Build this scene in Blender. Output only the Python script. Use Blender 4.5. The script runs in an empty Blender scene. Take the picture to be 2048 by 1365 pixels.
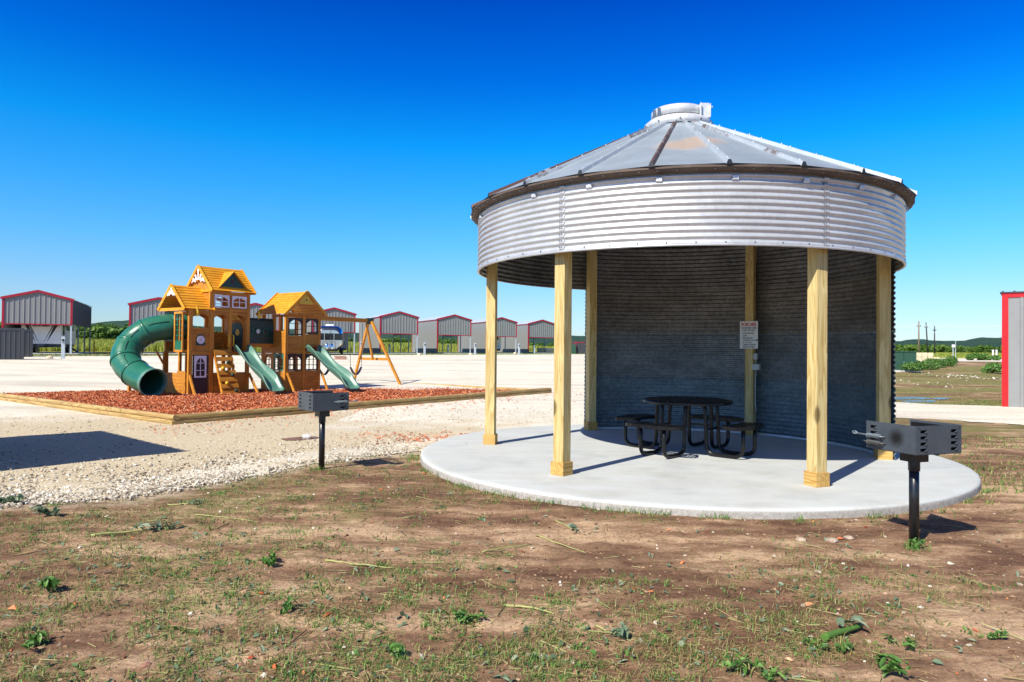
import bpy, bmesh, math, random
import numpy as np
from mathutils import Vector, Matrix, noise as mnoise
random.seed(7); RNG = np.random.default_rng(11)
R = math.radians
K = 0.86            # everything is laid out in working units and scaled to metres at the very end
scene = bpy.context.scene
col = scene.collection

# ------------------------------------------------------------------ camera, sky, sun, exposure
CAMH = 1.6; FPX = 1400.0; PITCH = .0135; ROLL = .0098; CY = 680.1
cam_d = bpy.data.cameras.new('camera'); cam = bpy.data.objects.new('camera', cam_d); col.objects.link(cam)
cp, sp, cr, sr = math.cos(PITCH), math.sin(PITCH), math.cos(ROLL), math.sin(ROLL)
F_ = Vector((0, cp, sp)); U0 = Vector((0, -sp, cp)); R0 = Vector((1, 0, 0))
RX = cr*R0 + sr*U0; UP = -sr*R0 + cr*U0
m = Matrix((RX, UP, -F_)).transposed().to_4x4(); m.translation = Vector((0, 0, CAMH))
cam.matrix_world = m
cam_d.sensor_width = 36; cam_d.lens = FPX/2048*36
cam_d.shift_y = -(682.5-CY)/2048
cam_d.clip_start = .05; cam_d.clip_end = 12000
scene.camera = cam

SUN_EL = R(42.7); SUN_TO = Vector((-.628, -.778, 0)).normalized()   # horizontal direction towards the sun
world = bpy.data.worlds.new('World'); scene.world = world; world.use_nodes = True
wn = world.node_tree.nodes; wl = world.node_tree.links
for n in list(wn): wn.remove(n)
wout = wn.new('ShaderNodeOutputWorld'); bg = wn.new('ShaderNodeBackground')
sky = wn.new('ShaderNodeTexSky'); sky.sky_type = 'NISHITA'; sky.sun_disc = False
sky.sun_elevation = SUN_EL; sky.sun_rotation = math.atan2(SUN_TO.x, SUN_TO.y)
sky.air_density = 1.0; sky.dust_density = .3; sky.ozone_density = 3.0; sky.altitude = 300
# polarised-looking, deeper blue with height; unseen zenith greyed to neutralise the fill
tcw = wn.new('ShaderNodeTexCoord'); sxw = wn.new('ShaderNodeSeparateXYZ'); rmp = wn.new('ShaderNodeValToRGB')
wl.new(tcw.outputs['Generated'], sxw.inputs[0]); wl.new(sxw.outputs['Z'], rmp.inputs[0])
els = rmp.color_ramp.elements
SKY = [(0.0, (.68, .80, .97)), (.07, (.60, .83, 1.10)), (.14, (.35, .90, 1.25)), (.21, (.15, .90, 1.42)), (.275, (.02, .86, 1.50)), (.36, (.0, .52, 1.42)), (.45, (.0, .31, 1.22)), (.58, (.08, .24, .60)), (1.0, (.20, .26, .40))]
els[0].position = SKY[0][0]; els[0].color = (*SKY[0][1], 1); els[1].position = 1; els[1].color = (*SKY[-1][1], 1)
for p_, c_ in SKY[1:-1]:
    e = els.new(p_); e.color = (*c_, 1)
mulw = wn.new('ShaderNodeMix'); mulw.data_type = 'RGBA'; mulw.blend_type = 'MULTIPLY'; mulw.inputs[0].default_value = 1
wl.new(sky.outputs[0], mulw.inputs[6]); wl.new(rmp.outputs[0], mulw.inputs[7])
# whitish sky glow around the sun, added unseen behind the camera as neutral fill
dotw = wn.new('ShaderNodeVectorMath'); dotw.operation = 'DOT_PRODUCT'; wl.new(tcw.outputs['Generated'], dotw.inputs[0])
dotw.inputs[1].default_value = (SUN_TO.x*math.cos(SUN_EL), SUN_TO.y*math.cos(SUN_EL), math.sin(SUN_EL))
rmp2 = wn.new('ShaderNodeValToRGB'); wl.new(dotw.outputs['Value'], rmp2.inputs[0]); e2 = rmp2.color_ramp.elements
e2[0].position = .25; e2[0].color = (0, 0, 0, 1); e2[1].position = 1; e2[1].color = (2.0, 1.65, 1.1, 1); ee = e2.new(.75); ee.color = (.5, .40, .25, 1)
addw = wn.new('ShaderNodeMix'); addw.data_type = 'RGBA'; addw.blend_type = 'ADD'; addw.inputs[0].default_value = 1
wl.new(mulw.outputs[2], addw.inputs[6]); wl.new(rmp2.outputs[0], addw.inputs[7]); wl.new(addw.outputs[2], bg.inputs[0]); bg.inputs[1].default_value = .105
wl.new(bg.outputs[0], wout.inputs[0])

sun_d = bpy.data.lights.new('sun', 'SUN'); sun = bpy.data.objects.new('sun', sun_d); col.objects.link(sun)
sun_d.energy = 5.0; sun_d.angle = R(.53); sun_d.color = (1.0, .95, .83)
sdir = Vector((SUN_TO.x*math.cos(SUN_EL), SUN_TO.y*math.cos(SUN_EL), math.sin(SUN_EL)))
sun.rotation_euler = sdir.to_track_quat('Z', 'Y').to_euler()
scene.view_settings.view_transform = 'Standard'; scene.view_settings.look = 'None'
scene.view_settings.exposure = .42; scene.view_settings.gamma = 1

# ------------------------------------------------------------------ terrain
TD = [(0, -.1), (28, -.1), (60, .75), (115, 1.05), (150, 2.0), (230, 2.5), (400, 2.7), (900, 3), (4000, 3)]
_td = np.array(TD, float)
_tr = np.array([(0, -.1), (28, -.1), (60, .75), (115, 1.0), (250, 1.95), (400, 2.2), (900, 2.6), (4000, 3)], float)
def tz(x, y):
    r = np.hypot(x, y); w = np.clip((np.arctan2(x, y)+.25)/.45, 0, 1); w = w*w*(3-2*w)
    return np.interp(r, _td[:, 0], _td[:, 1])*(1-w)+np.interp(r, _tr[:, 0], _tr[:, 1])*w
def ray(px, py):
    u = px-1024; v = py-CY
    u, v = cr*u+sr*v, -sr*u+cr*v
    return np.array([u, FPX*cp+v*sp, FPX*sp-v*cp])
def gp(px, py):
    """where the line of sight through a photo pixel meets the terrain"""
    d = ray(px, py); d = d/np.hypot(d[0], d[1]); t = 1.5
    while t < 3000:
        if CAMH+d[2]*t <= tz(d[0]*t, d[1]*t): break
        t *= 1.002
    return float(d[0]*t), float(d[1]*t), float(tz(d[0]*t, d[1]*t))
def thy(px, py=700):
    d = ray(px, py); return math.atan2(d[0], d[1])

# ------------------------------------------------------------------ object helpers
class MB:
    def __init__(s): s.v = []; s.f = []; s.m = []; s.sm = []
    def add(s, vs, fs, mi=0, smooth=False):
        o = len(s.v); s.v.extend([tuple(p) for p in vs])
        for f in fs: s.f.append([o+i for i in f]); s.m.append(mi); s.sm.append(smooth)
        return s
    def box(s, x0, x1, y0, y1, z0, z1, mi=0):
        vs = [(x, y, z) for z in (z0, z1) for y in (y0, y1) for x in (x0, x1)]
        return s.add(vs, [(0, 2, 3, 1), (4, 5, 7, 6), (0, 1, 5, 4), (2, 6, 7, 3), (0, 4, 6, 2), (1, 3, 7, 5)], mi)
    def beam(s, p, q, w, h, mi=0, up=(0, 0, 1)):
        """box along p->q, w across, h along 'up'"""
        p = Vector(p); q = Vector(q); d = (q-p).normalized(); u = Vector(up)
        r = d.cross(u)
        if r.length < 1e-4: r = d.cross(Vector((1, 0, 0)))
        r.normalize(); u = r.cross(d).normalized()
        vs = []
        for c in (p, q):
            for a_, b_ in ((-1, -1), (1, -1), (1, 1), (-1, 1)): vs.append(c+r*a_*w/2+u*b_*h/2)
        return s.add(vs, [(3, 2, 1, 0), (4, 5, 6, 7), (0, 1, 5, 4), (1, 2, 6, 5), (2, 3, 7, 6), (3, 0, 4, 7)], mi)
    def cyl(s, p, q, r, n=12, r2=None, mi=0, caps=True, smooth=True):
        return s.tube([p, q], [r, r if r2 is None else r2], n, mi, caps, smooth)
    def tube(s, pts, r, n=10, mi=0, caps=True, smooth=True, closed=False):
        P = [Vector(p) for p in pts]; k = len(P)
        rr = r if isinstance(r, (list, tuple)) else [r]*k
        T = []
        for i in range(k):
            if closed: t = P[(i+1) % k]-P[i-1]
            else: t = P[min(i+1, k-1)]-P[max(i-1, 0)]
            T.append(t.normalized())
        a = T[0].cross(Vector((0, 0, 1)))
        if a.length < 1e-3: a = T[0].cross(Vector((1, 0, 0)))
        a.normalize(); vs = []
        for i in range(k):
            a = (a-T[i]*a.dot(T[i])).normalized(); b = T[i].cross(a)
            for j in range(n):
                an = 2*math.pi*j/n; vs.append(P[i]+(a*math.cos(an)+b*math.sin(an))*rr[i])
        fs = []
        for i in range(k if closed else k-1):
            i2 = (i+1) % k
            for j in range(n):
                j2 = (j+1) % n; fs.append((i*n+j, i*n+j2, i2*n+j2, i2*n+j))
        s.add(vs, fs, mi, smooth)
        if caps and not closed:
            o = len(s.v)-len(vs)
            s.f.append([o+j for j in range(n)][::-1]); s.m.append(mi); s.sm.append(False)
            s.f.append([o+(k-1)*n+j for j in range(n)]); s.m.append(mi); s.sm.append(False)
        return s
    def lathe(s, prof, a0=0, a1=360, n=48, c=(0, 0), mi=0, smooth=True, flip=False):
        """prof: (r,z) list revolved about vertical axis through c"""
        full = abs(a1-a0) >= 359.99; na = n if full else n+1; vs = []
        for i in range(na):
            an = R(a0+(a1-a0)*i/n)
            for r, z in prof: vs.append((c[0]+r*math.cos(an), c[1]+r*math.sin(an), z))
        k = len(prof); fs = []
        for i in range(n):
            i2 = (i+1) % na
            for j in range(k-1):
                f = (i*k+j, i2*k+j, i2*k+j+1, i*k+j+1); fs.append(f[::-1] if flip else f)
        return s.add(vs, fs, mi, smooth)
    def prism(s, poly, axis, a0, a1, mi=0):
        """poly: 2D outline, extruded along axis 'x','y' or 'z' from a0 to a1"""
        def P(u, v, a): return {'x': (a, u, v), 'y': (u, a, v), 'z': (u, v, a)}[axis]
        n = len(poly); vs = [P(u, v, a0) for u, v in poly]+[P(u, v, a1) for u, v in poly]
        ar = sum(poly[i][0]*poly[(i+1) % n][1]-poly[(i+1) % n][0]*poly[i][1] for i in range(n))
        fs = [tuple(range(n))[::-1], tuple(range(n, 2*n))]+[(i, (i+1) % n, n+(i+1) % n, n+i) for i in range(n)]
        if (ar < 0) != (axis == 'y'): fs = [f[::-1] for f in fs]
        return s.add(vs, fs, mi)
    def planks(s, x0, x1, y0, y1, z0, z1, h=.14, gap=.008, mi=0):
        n = max(1, round((z1-z0)/h)); hh = (z1-z0)/n
        for i in range(n): s.box(x0, x1, y0, y1, z0+i*hh+gap/2, z0+(i+1)*hh-gap/2, mi)
        tx, ty = x1-x0, y1-y0
        if tx > ty: s.box(x0+.003, x1-.003, y0+ty*.35, y1-ty*.35, z0+gap, z1-gap, mi)
        else: s.box(x0+tx*.35, x1-tx*.35, y0+.003, y1-.003, z0+gap, z1-gap, mi)
        return s
def tag(o, label=None, cat=None, group=None, kind=None):
    if label: o['label'] = label
    if cat: o['category'] = cat
    if group: o['group'] = group
    if kind: o['kind'] = kind
    return o
def build(name, mb, mats, parent=None, bevel=0, label=None, loc=None, rz=None):
    me = bpy.data.meshes.new(name); me.from_pydata(mb.v, [], mb.f); me.update()
    me.polygons.foreach_set('material_index', mb.m); me.polygons.foreach_set('use_smooth', mb.sm)
    for m_ in (mats if isinstance(mats, (list, tuple)) else [mats]): me.materials.append(m_)
    if bevel:
        bm = bmesh.new(); bm.from_mesh(me)
        es = [e for e in bm.edges if len(e.link_faces) == 2 and e.calc_face_angle(0) > .6]
        bmesh.ops.bevel(bm, geom=es, offset=bevel, segments=2, affect='EDGES', profile=.6)
        bm.to_mesh(me); bm.free()
    o = bpy.data.objects.new(name, me); col.objects.link(o)
    if parent: o.parent = parent
    if loc: o.location = loc
    if rz is not None: o.rotation_euler[2] = rz
    if label: o['label'] = label
    return o
def thing(name, label, cat, loc=(0, 0, 0), rz=0, group=None):
    o = bpy.data.objects.new(name, None); col.objects.link(o); o.empty_display_size = .2
    o.location = loc; o.rotation_euler = (0, 0, rz)
    return tag(o, label, cat, group)
def np_mesh(name, V, Fq, mat, smooth=False, nper=4):
    """fast mesh: V (n,3), Fq (m,nper)"""
    me = bpy.data.meshes.new(name); V = np.asarray(V, np.float32); Fq = np.asarray(Fq, np.int32)
    me.vertices.add(len(V)); me.vertices.foreach_set('co', V.ravel())
    me.loops.add(Fq.size); me.loops.foreach_set('vertex_index', Fq.ravel())
    me.polygons.add(len(Fq)); me.polygons.foreach_set('loop_start', np.arange(len(Fq), dtype=np.int32)*nper)
    me.polygons.foreach_set('use_smooth', np.full(len(Fq), smooth))
    me.update(calc_edges=True); me.validate()
    me.materials.append(mat); o = bpy.data.objects.new(name, me); col.objects.link(o); return o
def copy_tree(o, parent=None):
    c = o.copy(); col.objects.link(c); c.parent = parent
    for ch in list(o.children): copy_tree(ch, c)
    return c

# ------------------------------------------------------------------ materials
class NT:
    def __init__(s, name):
        s.m = bpy.data.materials.new(name); s.m.use_nodes = True; s.t = s.m.node_tree
        s.n = s.t.nodes; s.l = s.t.links; s.b = s.n['Principled BSDF']; s.tc = s.n.new('ShaderNodeTexCoord')
    def map(s, scale=(1, 1, 1), src='Object', rot=(0, 0, 0)):
        mp = s.n.new('ShaderNodeMapping'); mp.inputs['Scale'].default_value = scale; mp.inputs['Rotation'].default_value = rot
        s.l.new(s.tc.outputs[src], mp.inputs[0]); return mp.outputs[0]
    def noise(s, scale, detail=6, rough=.6, vec=None, dist=0):
        t = s.n.new('ShaderNodeTexNoise'); t.inputs['Scale'].default_value = scale; t.inputs['Detail'].default_value = detail
        t.inputs['Roughness'].default_value = rough; t.inputs['Distortion'].default_value = dist
        s.l.new(vec if vec else s.map(), t.inputs['Vector']); return t.outputs[0]
    def voro(s, scale, vec=None, out='Distance', feat='F1'):
        t = s.n.new('ShaderNodeTexVoronoi'); t.inputs['Scale'].default_value = scale; t.feature = feat
        s.l.new(vec if vec else s.map(), t.inputs['Vector']); return t.outputs[out]
    def ramp(s, fac, stops):
        r = s.n.new('ShaderNodeValToRGB'); s.l.new(fac, r.inputs[0]); e = r.color_ramp.elements
        def C(c): return (*c, 1) if isinstance(c, tuple) else (c, c, c, 1)
        e[0].position = stops[0][0]; e[0].color = C(stops[0][1]); e[1].position = stops[-1][0]; e[1].color = C(stops[-1][1])
        for p, c in stops[1:-1]: x = e.new(p); x.color = C(c)
        return r.outputs[0]
    def mix(s, fac, a, b, mode='MIX'):
        x = s.n.new('ShaderNodeMix'); x.data_type = 'RGBA'; x.blend_type = mode
        for i, v in ((0, fac), (6, a), (7, b)):
            if isinstance(v, (int, float)): x.inputs[i].default_value = v if i == 0 else (v, v, v, 1)
            elif isinstance(v, tuple): x.inputs[i].default_value = (*v, 1)
            else: s.l.new(v, x.inputs[i])
        return x.outputs[2]
    def math(s, op, a, b=0):
        x = s.n.new('ShaderNodeMath'); x.operation = op
        for i, v in ((0, a), (1, b)):
            if isinstance(v, (int, float)): x.inputs[i].default_value = v
            else: s.l.new(v, x.inputs[i])
        return x.outputs[0]
    def attr(s, name):
        x = s.n.new('ShaderNodeAttribute'); x.attribute_name = name; return x.outputs['Fac']
    def color(s, v):
        if isinstance(v, tuple): s.b.inputs['Base Color'].default_value = (*v, 1)
        else: s.l.new(v, s.b.inputs['Base Color'])
        return s
    def set(s, rough=.5, metal=0, spec=.5):
        for k_, v in (('Roughness', rough), ('Metallic', metal), ('Specular IOR Level', spec)):
            if isinstance(v, (int, float)): s.b.inputs[k_].default_value = v
            else: s.l.new(v, s.b.inputs[k_])
        return s
    def bump(s, h, strength=.3, dist=.02):
        x = s.n.new('ShaderNodeBump'); x.inputs['Strength'].default_value = strength; x.inputs['Distance'].default_value = dist
        s.l.new(h, x.inputs['Height']); s.l.new(x.outputs[0], s.b.inputs['Normal']); return s
def simple(name, c, rough=.5, metal=0, var=.12, nscale=6, bump=0, bscale=40, spec=.5, dirt=None):
    t = NT(name); n_ = t.noise(nscale, 8, .65)
    f = t.ramp(n_, [(.3, 1-var), (.7, 1+var)])
    cc = t.mix(1.0, c, f, 'MULTIPLY')
    if dirt:
        d_ = t.ramp(t.noise(nscale*.6, 10, .7), [(.5, 0.0), (.72, 1.0)])
        cc = t.mix(t.math('MULTIPLY', d_, dirt[1]), cc, dirt[0])
    t.color(cc).set(t.ramp(t.noise(nscale*2), [(.2, max(0, rough-.1)), (.8, min(1, rough+.1))]), metal, spec)
    if bump: t.bump(t.noise(bscale, 8, .7), bump, .01)
    return t.m
def wood(name, c1, c2, axis=2, knots=True, rough=.7, ring=9):
    t = NT(name); sc = [7, 7, 7]; sc[axis] = .55
    oi = t.n.new('ShaderNodeObjectInfo'); add = t.n.new('ShaderNodeVectorMath'); add.operation = 'ADD'
    t.l.new(t.map(tuple(sc)), add.inputs[0]); cmb = t.n.new('ShaderNodeCombineXYZ')
    k = t.math('MULTIPLY', oi.outputs['Random'], 37.0)
    for i in range(3): t.l.new(k, cmb.inputs[i])
    t.l.new(cmb.outputs[0], add.inputs[1])
    n1 = t.noise(.9, 3, .5, add.outputs[0], .6)
    rings = t.math('FRACT', t.math('MULTIPLY', n1, float(ring)))
    g_ = t.ramp(rings, [(0.0, c1), (.55, tuple(a*.6+b*.4 for a, b in zip(c1, c2))), (.9, c2), (1.0, c1)])
    fine = t.noise(9, 6, .7, add.outputs[0])
    cc = t.mix(1.0, g_, t.ramp(fine, [(.25, .78), (.75, 1.18)]), 'MULTIPLY')
    big = t.noise(1.7, 3, .5)
    cc = t.mix(1.0, cc, t.ramp(big, [(.3, .86), (.7, 1.1)]), 'MULTIPLY')
    if knots:
        kv = [3.4, 3.4, 3.4]; kv[axis] = 1.5
        vd = t.voro(1.0, t.map(tuple(kv)))
        kn = t.ramp(vd, [(0.0, 1.0), (.10, .9), (.17, 0.0)])
        cc = t.mix(kn, cc, tuple(x*.32 for x in c2))
    t.color(cc).set(rough, 0, .3).bump(fine, .25, .004)
    return t.m
M = {}
M['post'] = wood('pine_post', (.64, .51, .24), (.46, .31, .10), 2)
M['post_trim'] = wood('pine_trim', (.62, .40, .13), (.42, .21, .045), 0)
M['timber'] = wood('landscape_timber_wood', (.52, .37, .15), (.30, .17, .06), 0)
M['cedar'] = wood('stained_cedar', (.62, .26, .032), (.42, .145, .014), 0, False, .55, 5)
M['cedar_v'] = wood('stained_cedar_upright', (.68, .29, .035), (.48, .17, .016), 2, False, .55, 5)
M['roofwood'] = wood('roof_board', (.80, .36, .024), (.64, .25, .014), 0, False, .5, 4)
M['brownwood'] = simple('dark_purple_brown_paint', (.045, .018, .022), .6, 0, .2, 8)
def galv(name, base, rough, metal, spangle=.18, stain=.25):
    t = NT(name)
    sp_ = t.ramp(t.voro(26, None, 'Color'), [(0, 1-spangle), (1, 1+spangle)])
    c = t.mix(1.0, base, sp_, 'MULTIPLY')
    st = t.ramp(t.noise(1.6, 8, .65, t.map((1, 1, 2.2))), [(.35, 1-stain), (.65, 1.06)])
    c = t.mix(1.0, c, st, 'MULTIPLY')
    t.color(c).set(t.ramp(t.noise(7, 6, .6), [(.3, rough-.08), (.7, rough+.1)]), metal, .5)
    t.bump(t.noise(3, 4, .5), .15, .02)
    return t.m
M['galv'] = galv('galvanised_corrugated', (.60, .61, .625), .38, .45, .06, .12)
M['galv_dark'] = galv('shade_darkened_galvanised', (.25, .25, .25), .45, .65, .28, .38)  # darker copy of the band metal, interior shade put into its colour
M['wall0'] = galv('sky_tinted_galvanised_low', (.205, .265, .30), .42, .6, .26, .3)  # wall sheets: sky reflection low and shade high painted in as tints
M['wall1'] = galv('sky_tinted_galvanised_mid', (.24, .27, .29), .44, .6, .26, .35)
M['wall2'] = galv('shade_tinted_galvanised_high', (.27, .255, .24), .48, .6, .26, .35)
M['galv_white'] = simple('painted_galvanised', (.64, .65, .67), .42, .25, .10, 8, dirt=((.35, .3, .25), .25))
def roofmat():
    t = NT('roof_galvanised_rust')
    c = t.mix(1.0, (.43, .50, .56), t.ramp(t.noise(2.3, 8, .6), [(.3, .85), (.7, 1.1)]), 'MULTIPLY')
    # rust gathers near the eave and in one broad smear
    sx = t.n.new('ShaderNodeSeparateXYZ'); t.l.new(t.tc.outputs['Object'], sx.inputs[0])
    def blob(x, y, z, rad):
        v = t.n.new('ShaderNodeVectorMath'); v.operation = 'DISTANCE'; t.l.new(t.tc.outputs['Object'], v.inputs[0]); v.inputs[1].default_value = (x*K, y*K, z*K)
        return t.math('SUBTRACT', 1.0, t.math('DIVIDE', v.outputs['Value'], rad*K))
    streak = t.noise(5, 9, .72, t.map((1, 1, 6)))
    b1 = t.math('MAXIMUM', blob(-.42, -2.12, 4.30, .62), blob(-.12, -1.9, 4.41, .5))
    r1 = t.ramp(t.math('MULTIPLY', t.math('MAXIMUM', b1, 0.0), streak), [(.12, 0.0), (.34, 1.0)])
    eav = t.ramp(sx.outputs['Z'], [(3.72, 1.0), (3.86, 0.0)]) if False else None
    ez = t.math('MULTIPLY', t.math('SUBTRACT', 3.84*K, sx.outputs['Z']), 9.0)
    r2 = t.ramp(t.math('MULTIPLY', t.math('MAXIMUM', ez, 0.0), t.noise(3.1, 8, .7)), [(.42, 0.0), (.62, .9)])
    rf = t.math('MAXIMUM', r1, r2)
    c = t.mix(t.math('MULTIPLY', rf, .7), c, (.38, .22, .11))
    t.color(c).set(.5, t.math('SUBTRACT', .55, t.math('MULTIPLY', rf, .5)), .5).bump(t.noise(2.2, 5, .6), .25, .03)
    return t.m
M['roof'] = roofmat()
M['rib'] = simple('roof_rib_rusty', (.50, .53, .57), .5, .45, .12, 4, dirt=((.13, .055, .03), .95))
for q_, (am, th_) in enumerate(((.85, .56), (.95, .36), (.85, .52))):
    t = NT('roof_rib_rusty_%d' % q_); c_ = t.mix(1.0, (.42, .47, .52), t.ramp(t.noise(6, 6, .6), [(.3, .85), (.7, 1.1)]), 'MULTIPLY')
    rr_ = t.ramp(t.noise(1.5+q_*.4, 8, .7), [(th_, 0.0), (th_+.10, am)]); t.color(t.mix(rr_, c_, (.10, .045, .03))).set(.55, .3, .5); M['rib_%d' % q_] = t.m
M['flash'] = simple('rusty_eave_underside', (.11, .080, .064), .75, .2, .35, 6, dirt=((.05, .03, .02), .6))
M['bolt'] = simple('bolt_steel', (.25, .25, .26), .4, .7)
def concrete():
    t = NT('concrete'); v = t.map()
    c = t.mix(1.0, (.54, .56, .55), t.ramp(t.noise(1.1, 9, .68), [(.3, .78), (.5, 1.0), (.7, 1.08)]), 'MULTIPLY')
    c = t.mix(1.0, c, t.ramp(t.noise(28, 8, .75), [(.2, .93), (.8, 1.05)]), 'MULTIPLY')
    # trowel streaks and a few stains
    st = t.ramp(t.noise(1.5, 9, .7, t.map((.6, 2.6, 1), rot=(0, 0, .5))), [(.42, 0.0), (.62, 1.0)])
    c = t.mix(t.math('MULTIPLY', st, .35), c, (.46, .43, .36))
    ck = t.ramp(t.voro(.42, t.map((1, 1, 1)), 'Distance', 'DISTANCE_TO_EDGE'), [(0.0, 1.0), (.004, 0.0)])
    c = t.mix(t.math('MULTIPLY', ck, t.ramp(t.noise(.7, 4, .6), [(.55, 0.0), (.6, .35)])), c, (.22, .21, .19))
    sx = t.n.new('ShaderNodeSeparateXYZ'); t.l.new(t.tc.outputs['Object'], sx.inputs[0])
    side = t.ramp(t.math('MULTIPLY', sx.outputs['Z'], -30.0), [(.55, 0.0), (.95, 1.0)])
    rough_ = t.ramp(t.noise(30, 6, .8), [(.3, (.22, .20, .18)), (.7, (.50, .47, .43))])
    c = t.mix(side, c, rough_)
    foot = t.ramp(t.noise(3.2, 7, .7, t.map((1, 1, 1))), [(.60, 0.0), (.72, 1.0)])
    c = t.mix(t.math('MULTIPLY', foot, .25), c, (.40, .33, .25))
    t.color(c).set(.8, 0, .3).bump(t.noise(60, 8, .7), .15, .006)
    return t.m
M['concrete'] = concrete()
def dirtmat():
    t = NT('bare_dirt_and_ground_cover'); veg = t.attr('veg'); far = t.attr('far')
    o = t.map()
    big = t.noise(.55, 8, .62, t.map((.7, 1.3, 1), rot=(0, 0, .25)))
    mid = t.noise(3.2, 10, .7, t.map((.55, 1.5, 1), rot=(0, 0, .2))); fine = t.noise(38, 8, .75); grit = t.noise(160, 3, .7)
    base = t.ramp(t.math('ADD', t.math('MULTIPLY', big, .55), t.math('MULTIPLY', mid, .45)),
                  [(.35, (.10, .050, .030)), (.44, (.18, .095, .057)), (.505, (.32, .19, .112)), (.58, (.60, .405, .25))])
    base = t.mix(1.0, base, t.ramp(fine, [(.28, .58), (.72, 1.36)]), 'MULTIPLY')
    base = t.mix(1.0, base, t.ramp(grit, [(.3, .70), (.7, 1.28)]), 'MULTIPLY')
    peb = t.ramp(t.voro(22), [(0.0, 1.0), (.10, 1.0), (.13, 0.0)])
    pm = t.math('MULTIPLY', peb, t.ramp(t.noise(2.0, 4, .6), [(.52, 0.0), (.62, .8)]))
    base = t.mix(pm, base, (.55, .45, .34))
    # thatch of low weeds
    wn_ = t.noise(5.5, 12, .8, t.map((.8, 1.2, 1))); wb = t.noise(.9, 5, .6)
    wf = t.math('ADD', t.math('MULTIPLY', wn_, .6), t.math('ADD', t.math('MULTIPLY', wb, .4), t.math('MULTIPLY', veg, .42)))
    wmask = t.ramp(wf, [(.66, 0.0), (.80, 1.0)])
    wcol = t.ramp(t.noise(11, 8, .8), [(.3, (.085, .11, .028)), (.5, (.19, .19, .058)), (.7, (.36, .27, .12))])
    c = t.mix(t.math('MULTIPLY', wmask, .8), base, wcol)
    fcol = t.ramp(t.noise(.06, 8, .7, t.map((1, 1, 1))), [(.35, (.16, .21, .035)), (.5, (.25, .29, .055)), (.65, (.36, .34, .09))])
    c = t.mix(far, c, fcol)
    sd = t.ramp(t.math('ADD', t.attr('sand'), t.math('MULTIPLY', t.math('SUBTRACT', mid, .5), 1.6)), [(.30, 0.0), (.75, 1.0)])
    c = t.mix(t.math('MULTIPLY', sd, .9), c, t.mix(fine, (.42, .31, .20), (.66, .55, .42)))
    t.color(c).set(.95, 0, .15)
    h = t.math('ADD', t.math('MULTIPLY', mid, .6), t.math('ADD', t.math('MULTIPLY', fine, .25), t.math('MULTIPLY', grit, .06)))
    t.bump(h, .9, .06)
    return t.m
M['dirt'] = dirtmat()
def gravelmat():
    t = NT('crushed_limestone_gravel'); cl = t.attr('clay')
    v1 = t.voro(24, None, 'Color'); vd = t.voro(24); v2 = t.voro(75, None, 'Color')
    c = t.ramp(v1, [(0.1, (.64, .555, .42)), (.5, (.76, .695, .565)), (.9, (.83, .78, .67))])
    c = t.mix(.35, c, t.ramp(v2, [(.1, (.56, .47, .35)), (.9, (.88, .84, .74))]))
    c = t.mix(1.0, c, t.ramp(t.noise(.35, 8, .6), [(.35, .88), (.65, 1.06)]), 'MULTIPLY')
    claycol = t.ramp(t.noise(14, 10, .8), [(.3, (.41, .31, .185)), (.5, (.55, .45, .295)), (.7, (.68, .59, .43))])
    trk = t.ramp(t.noise(1.0, 6, .6, t.map((.05, .9, 1), rot=(0, 0, -.87))), [(.38, .84), (.5, 1.0), (.62, 1.03)])
    c = t.mix(1.0, c, trk, 'MULTIPLY')
    cm = t.ramp(t.math('ADD', cl, t.math('MULTIPLY', t.math('SUBTRACT', t.noise(1.3, 8, .65), .5), 1.4)), [(.25, 0.0), (.75, .9)])
    c = t.mix(cm, c, claycol)
    specks = t.ramp(t.voro(5.5, t.map((1, 2.2, 1))), [(0.0, 1.0), (.05, .8), (.09, 0.0)])
    c = t.mix(t.math('MULTIPLY', specks, t.ramp(t.noise(.5, 5, .6), [(.48, 0.0), (.6, .55)])), c, (.16, .09, .05))
    t.color(c).set(.92, 0, .2)
    t.bump(t.math('ADD', t.math('MULTIPLY', t.math('SUBTRACT', 1.0, vd), .8), t.noise(60, 4, .7)), .45, .02)
    return t.m
M['gravel'] = gravelmat(); M['road'] = M['gravel']
def mulchmat():
    t = NT('red_wood_mulch')
    n1 = t.voro(20, t.map((1, 2.4, 1)), 'Color')
    c = t.ramp(n1, [(.0, (.09, .018, .008)), (.35, (.26, .055, .022)), (.7, (.44, .12, .05)), (1, (.60, .28, .15))])
    t.color(t.mix(1.0, c, t.ramp(t.noise(1.2, 6, .6), [(.3, .8), (.7, 1.15)]), 'MULTIPLY')).set(.9, 0, .2)
    t.bump(t.voro(20, t.map((1, 2.4, 1))), .8, .04); return t.m
M['mulch'] = mulchmat()
def randmat(name, stops, rough=.8, trans=0.0, spec=.3):
    """colour picked per mesh island"""
    t = NT(name); g_ = t.n.new('ShaderNodeNewGeometry')
    c = t.ramp(g_.outputs['Random Per Island'], stops)
    t.color(c).set(rough, 0, spec)
    if trans:
        tr = t.n.new('ShaderNodeBsdfTranslucent'); t.l.new(c, tr.inputs[0]); ms = t.n.new('ShaderNodeMixShader'); ms.inputs[0].default_value = trans
        out = t.n['Material Output']; t.l.new(t.b.outputs[0], ms.inputs[1]); t.l.new(tr.outputs[0], ms.inputs[2]); t.l.new(ms.outputs[0], out.inputs[0])
    return t.m
M['chip'] = randmat('wood_chip', [(0, (.18, .034, .012)), (.3, (.42, .085, .028)), (.6, (.60, .16, .055)), (.85, (.70, .26, .11)), (1, (.80, .50, .32))])
M['rockmat'] = simple('dusty_rock', (.42, .33, .25), .9, 0, .3, 20, .4, 60)
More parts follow.
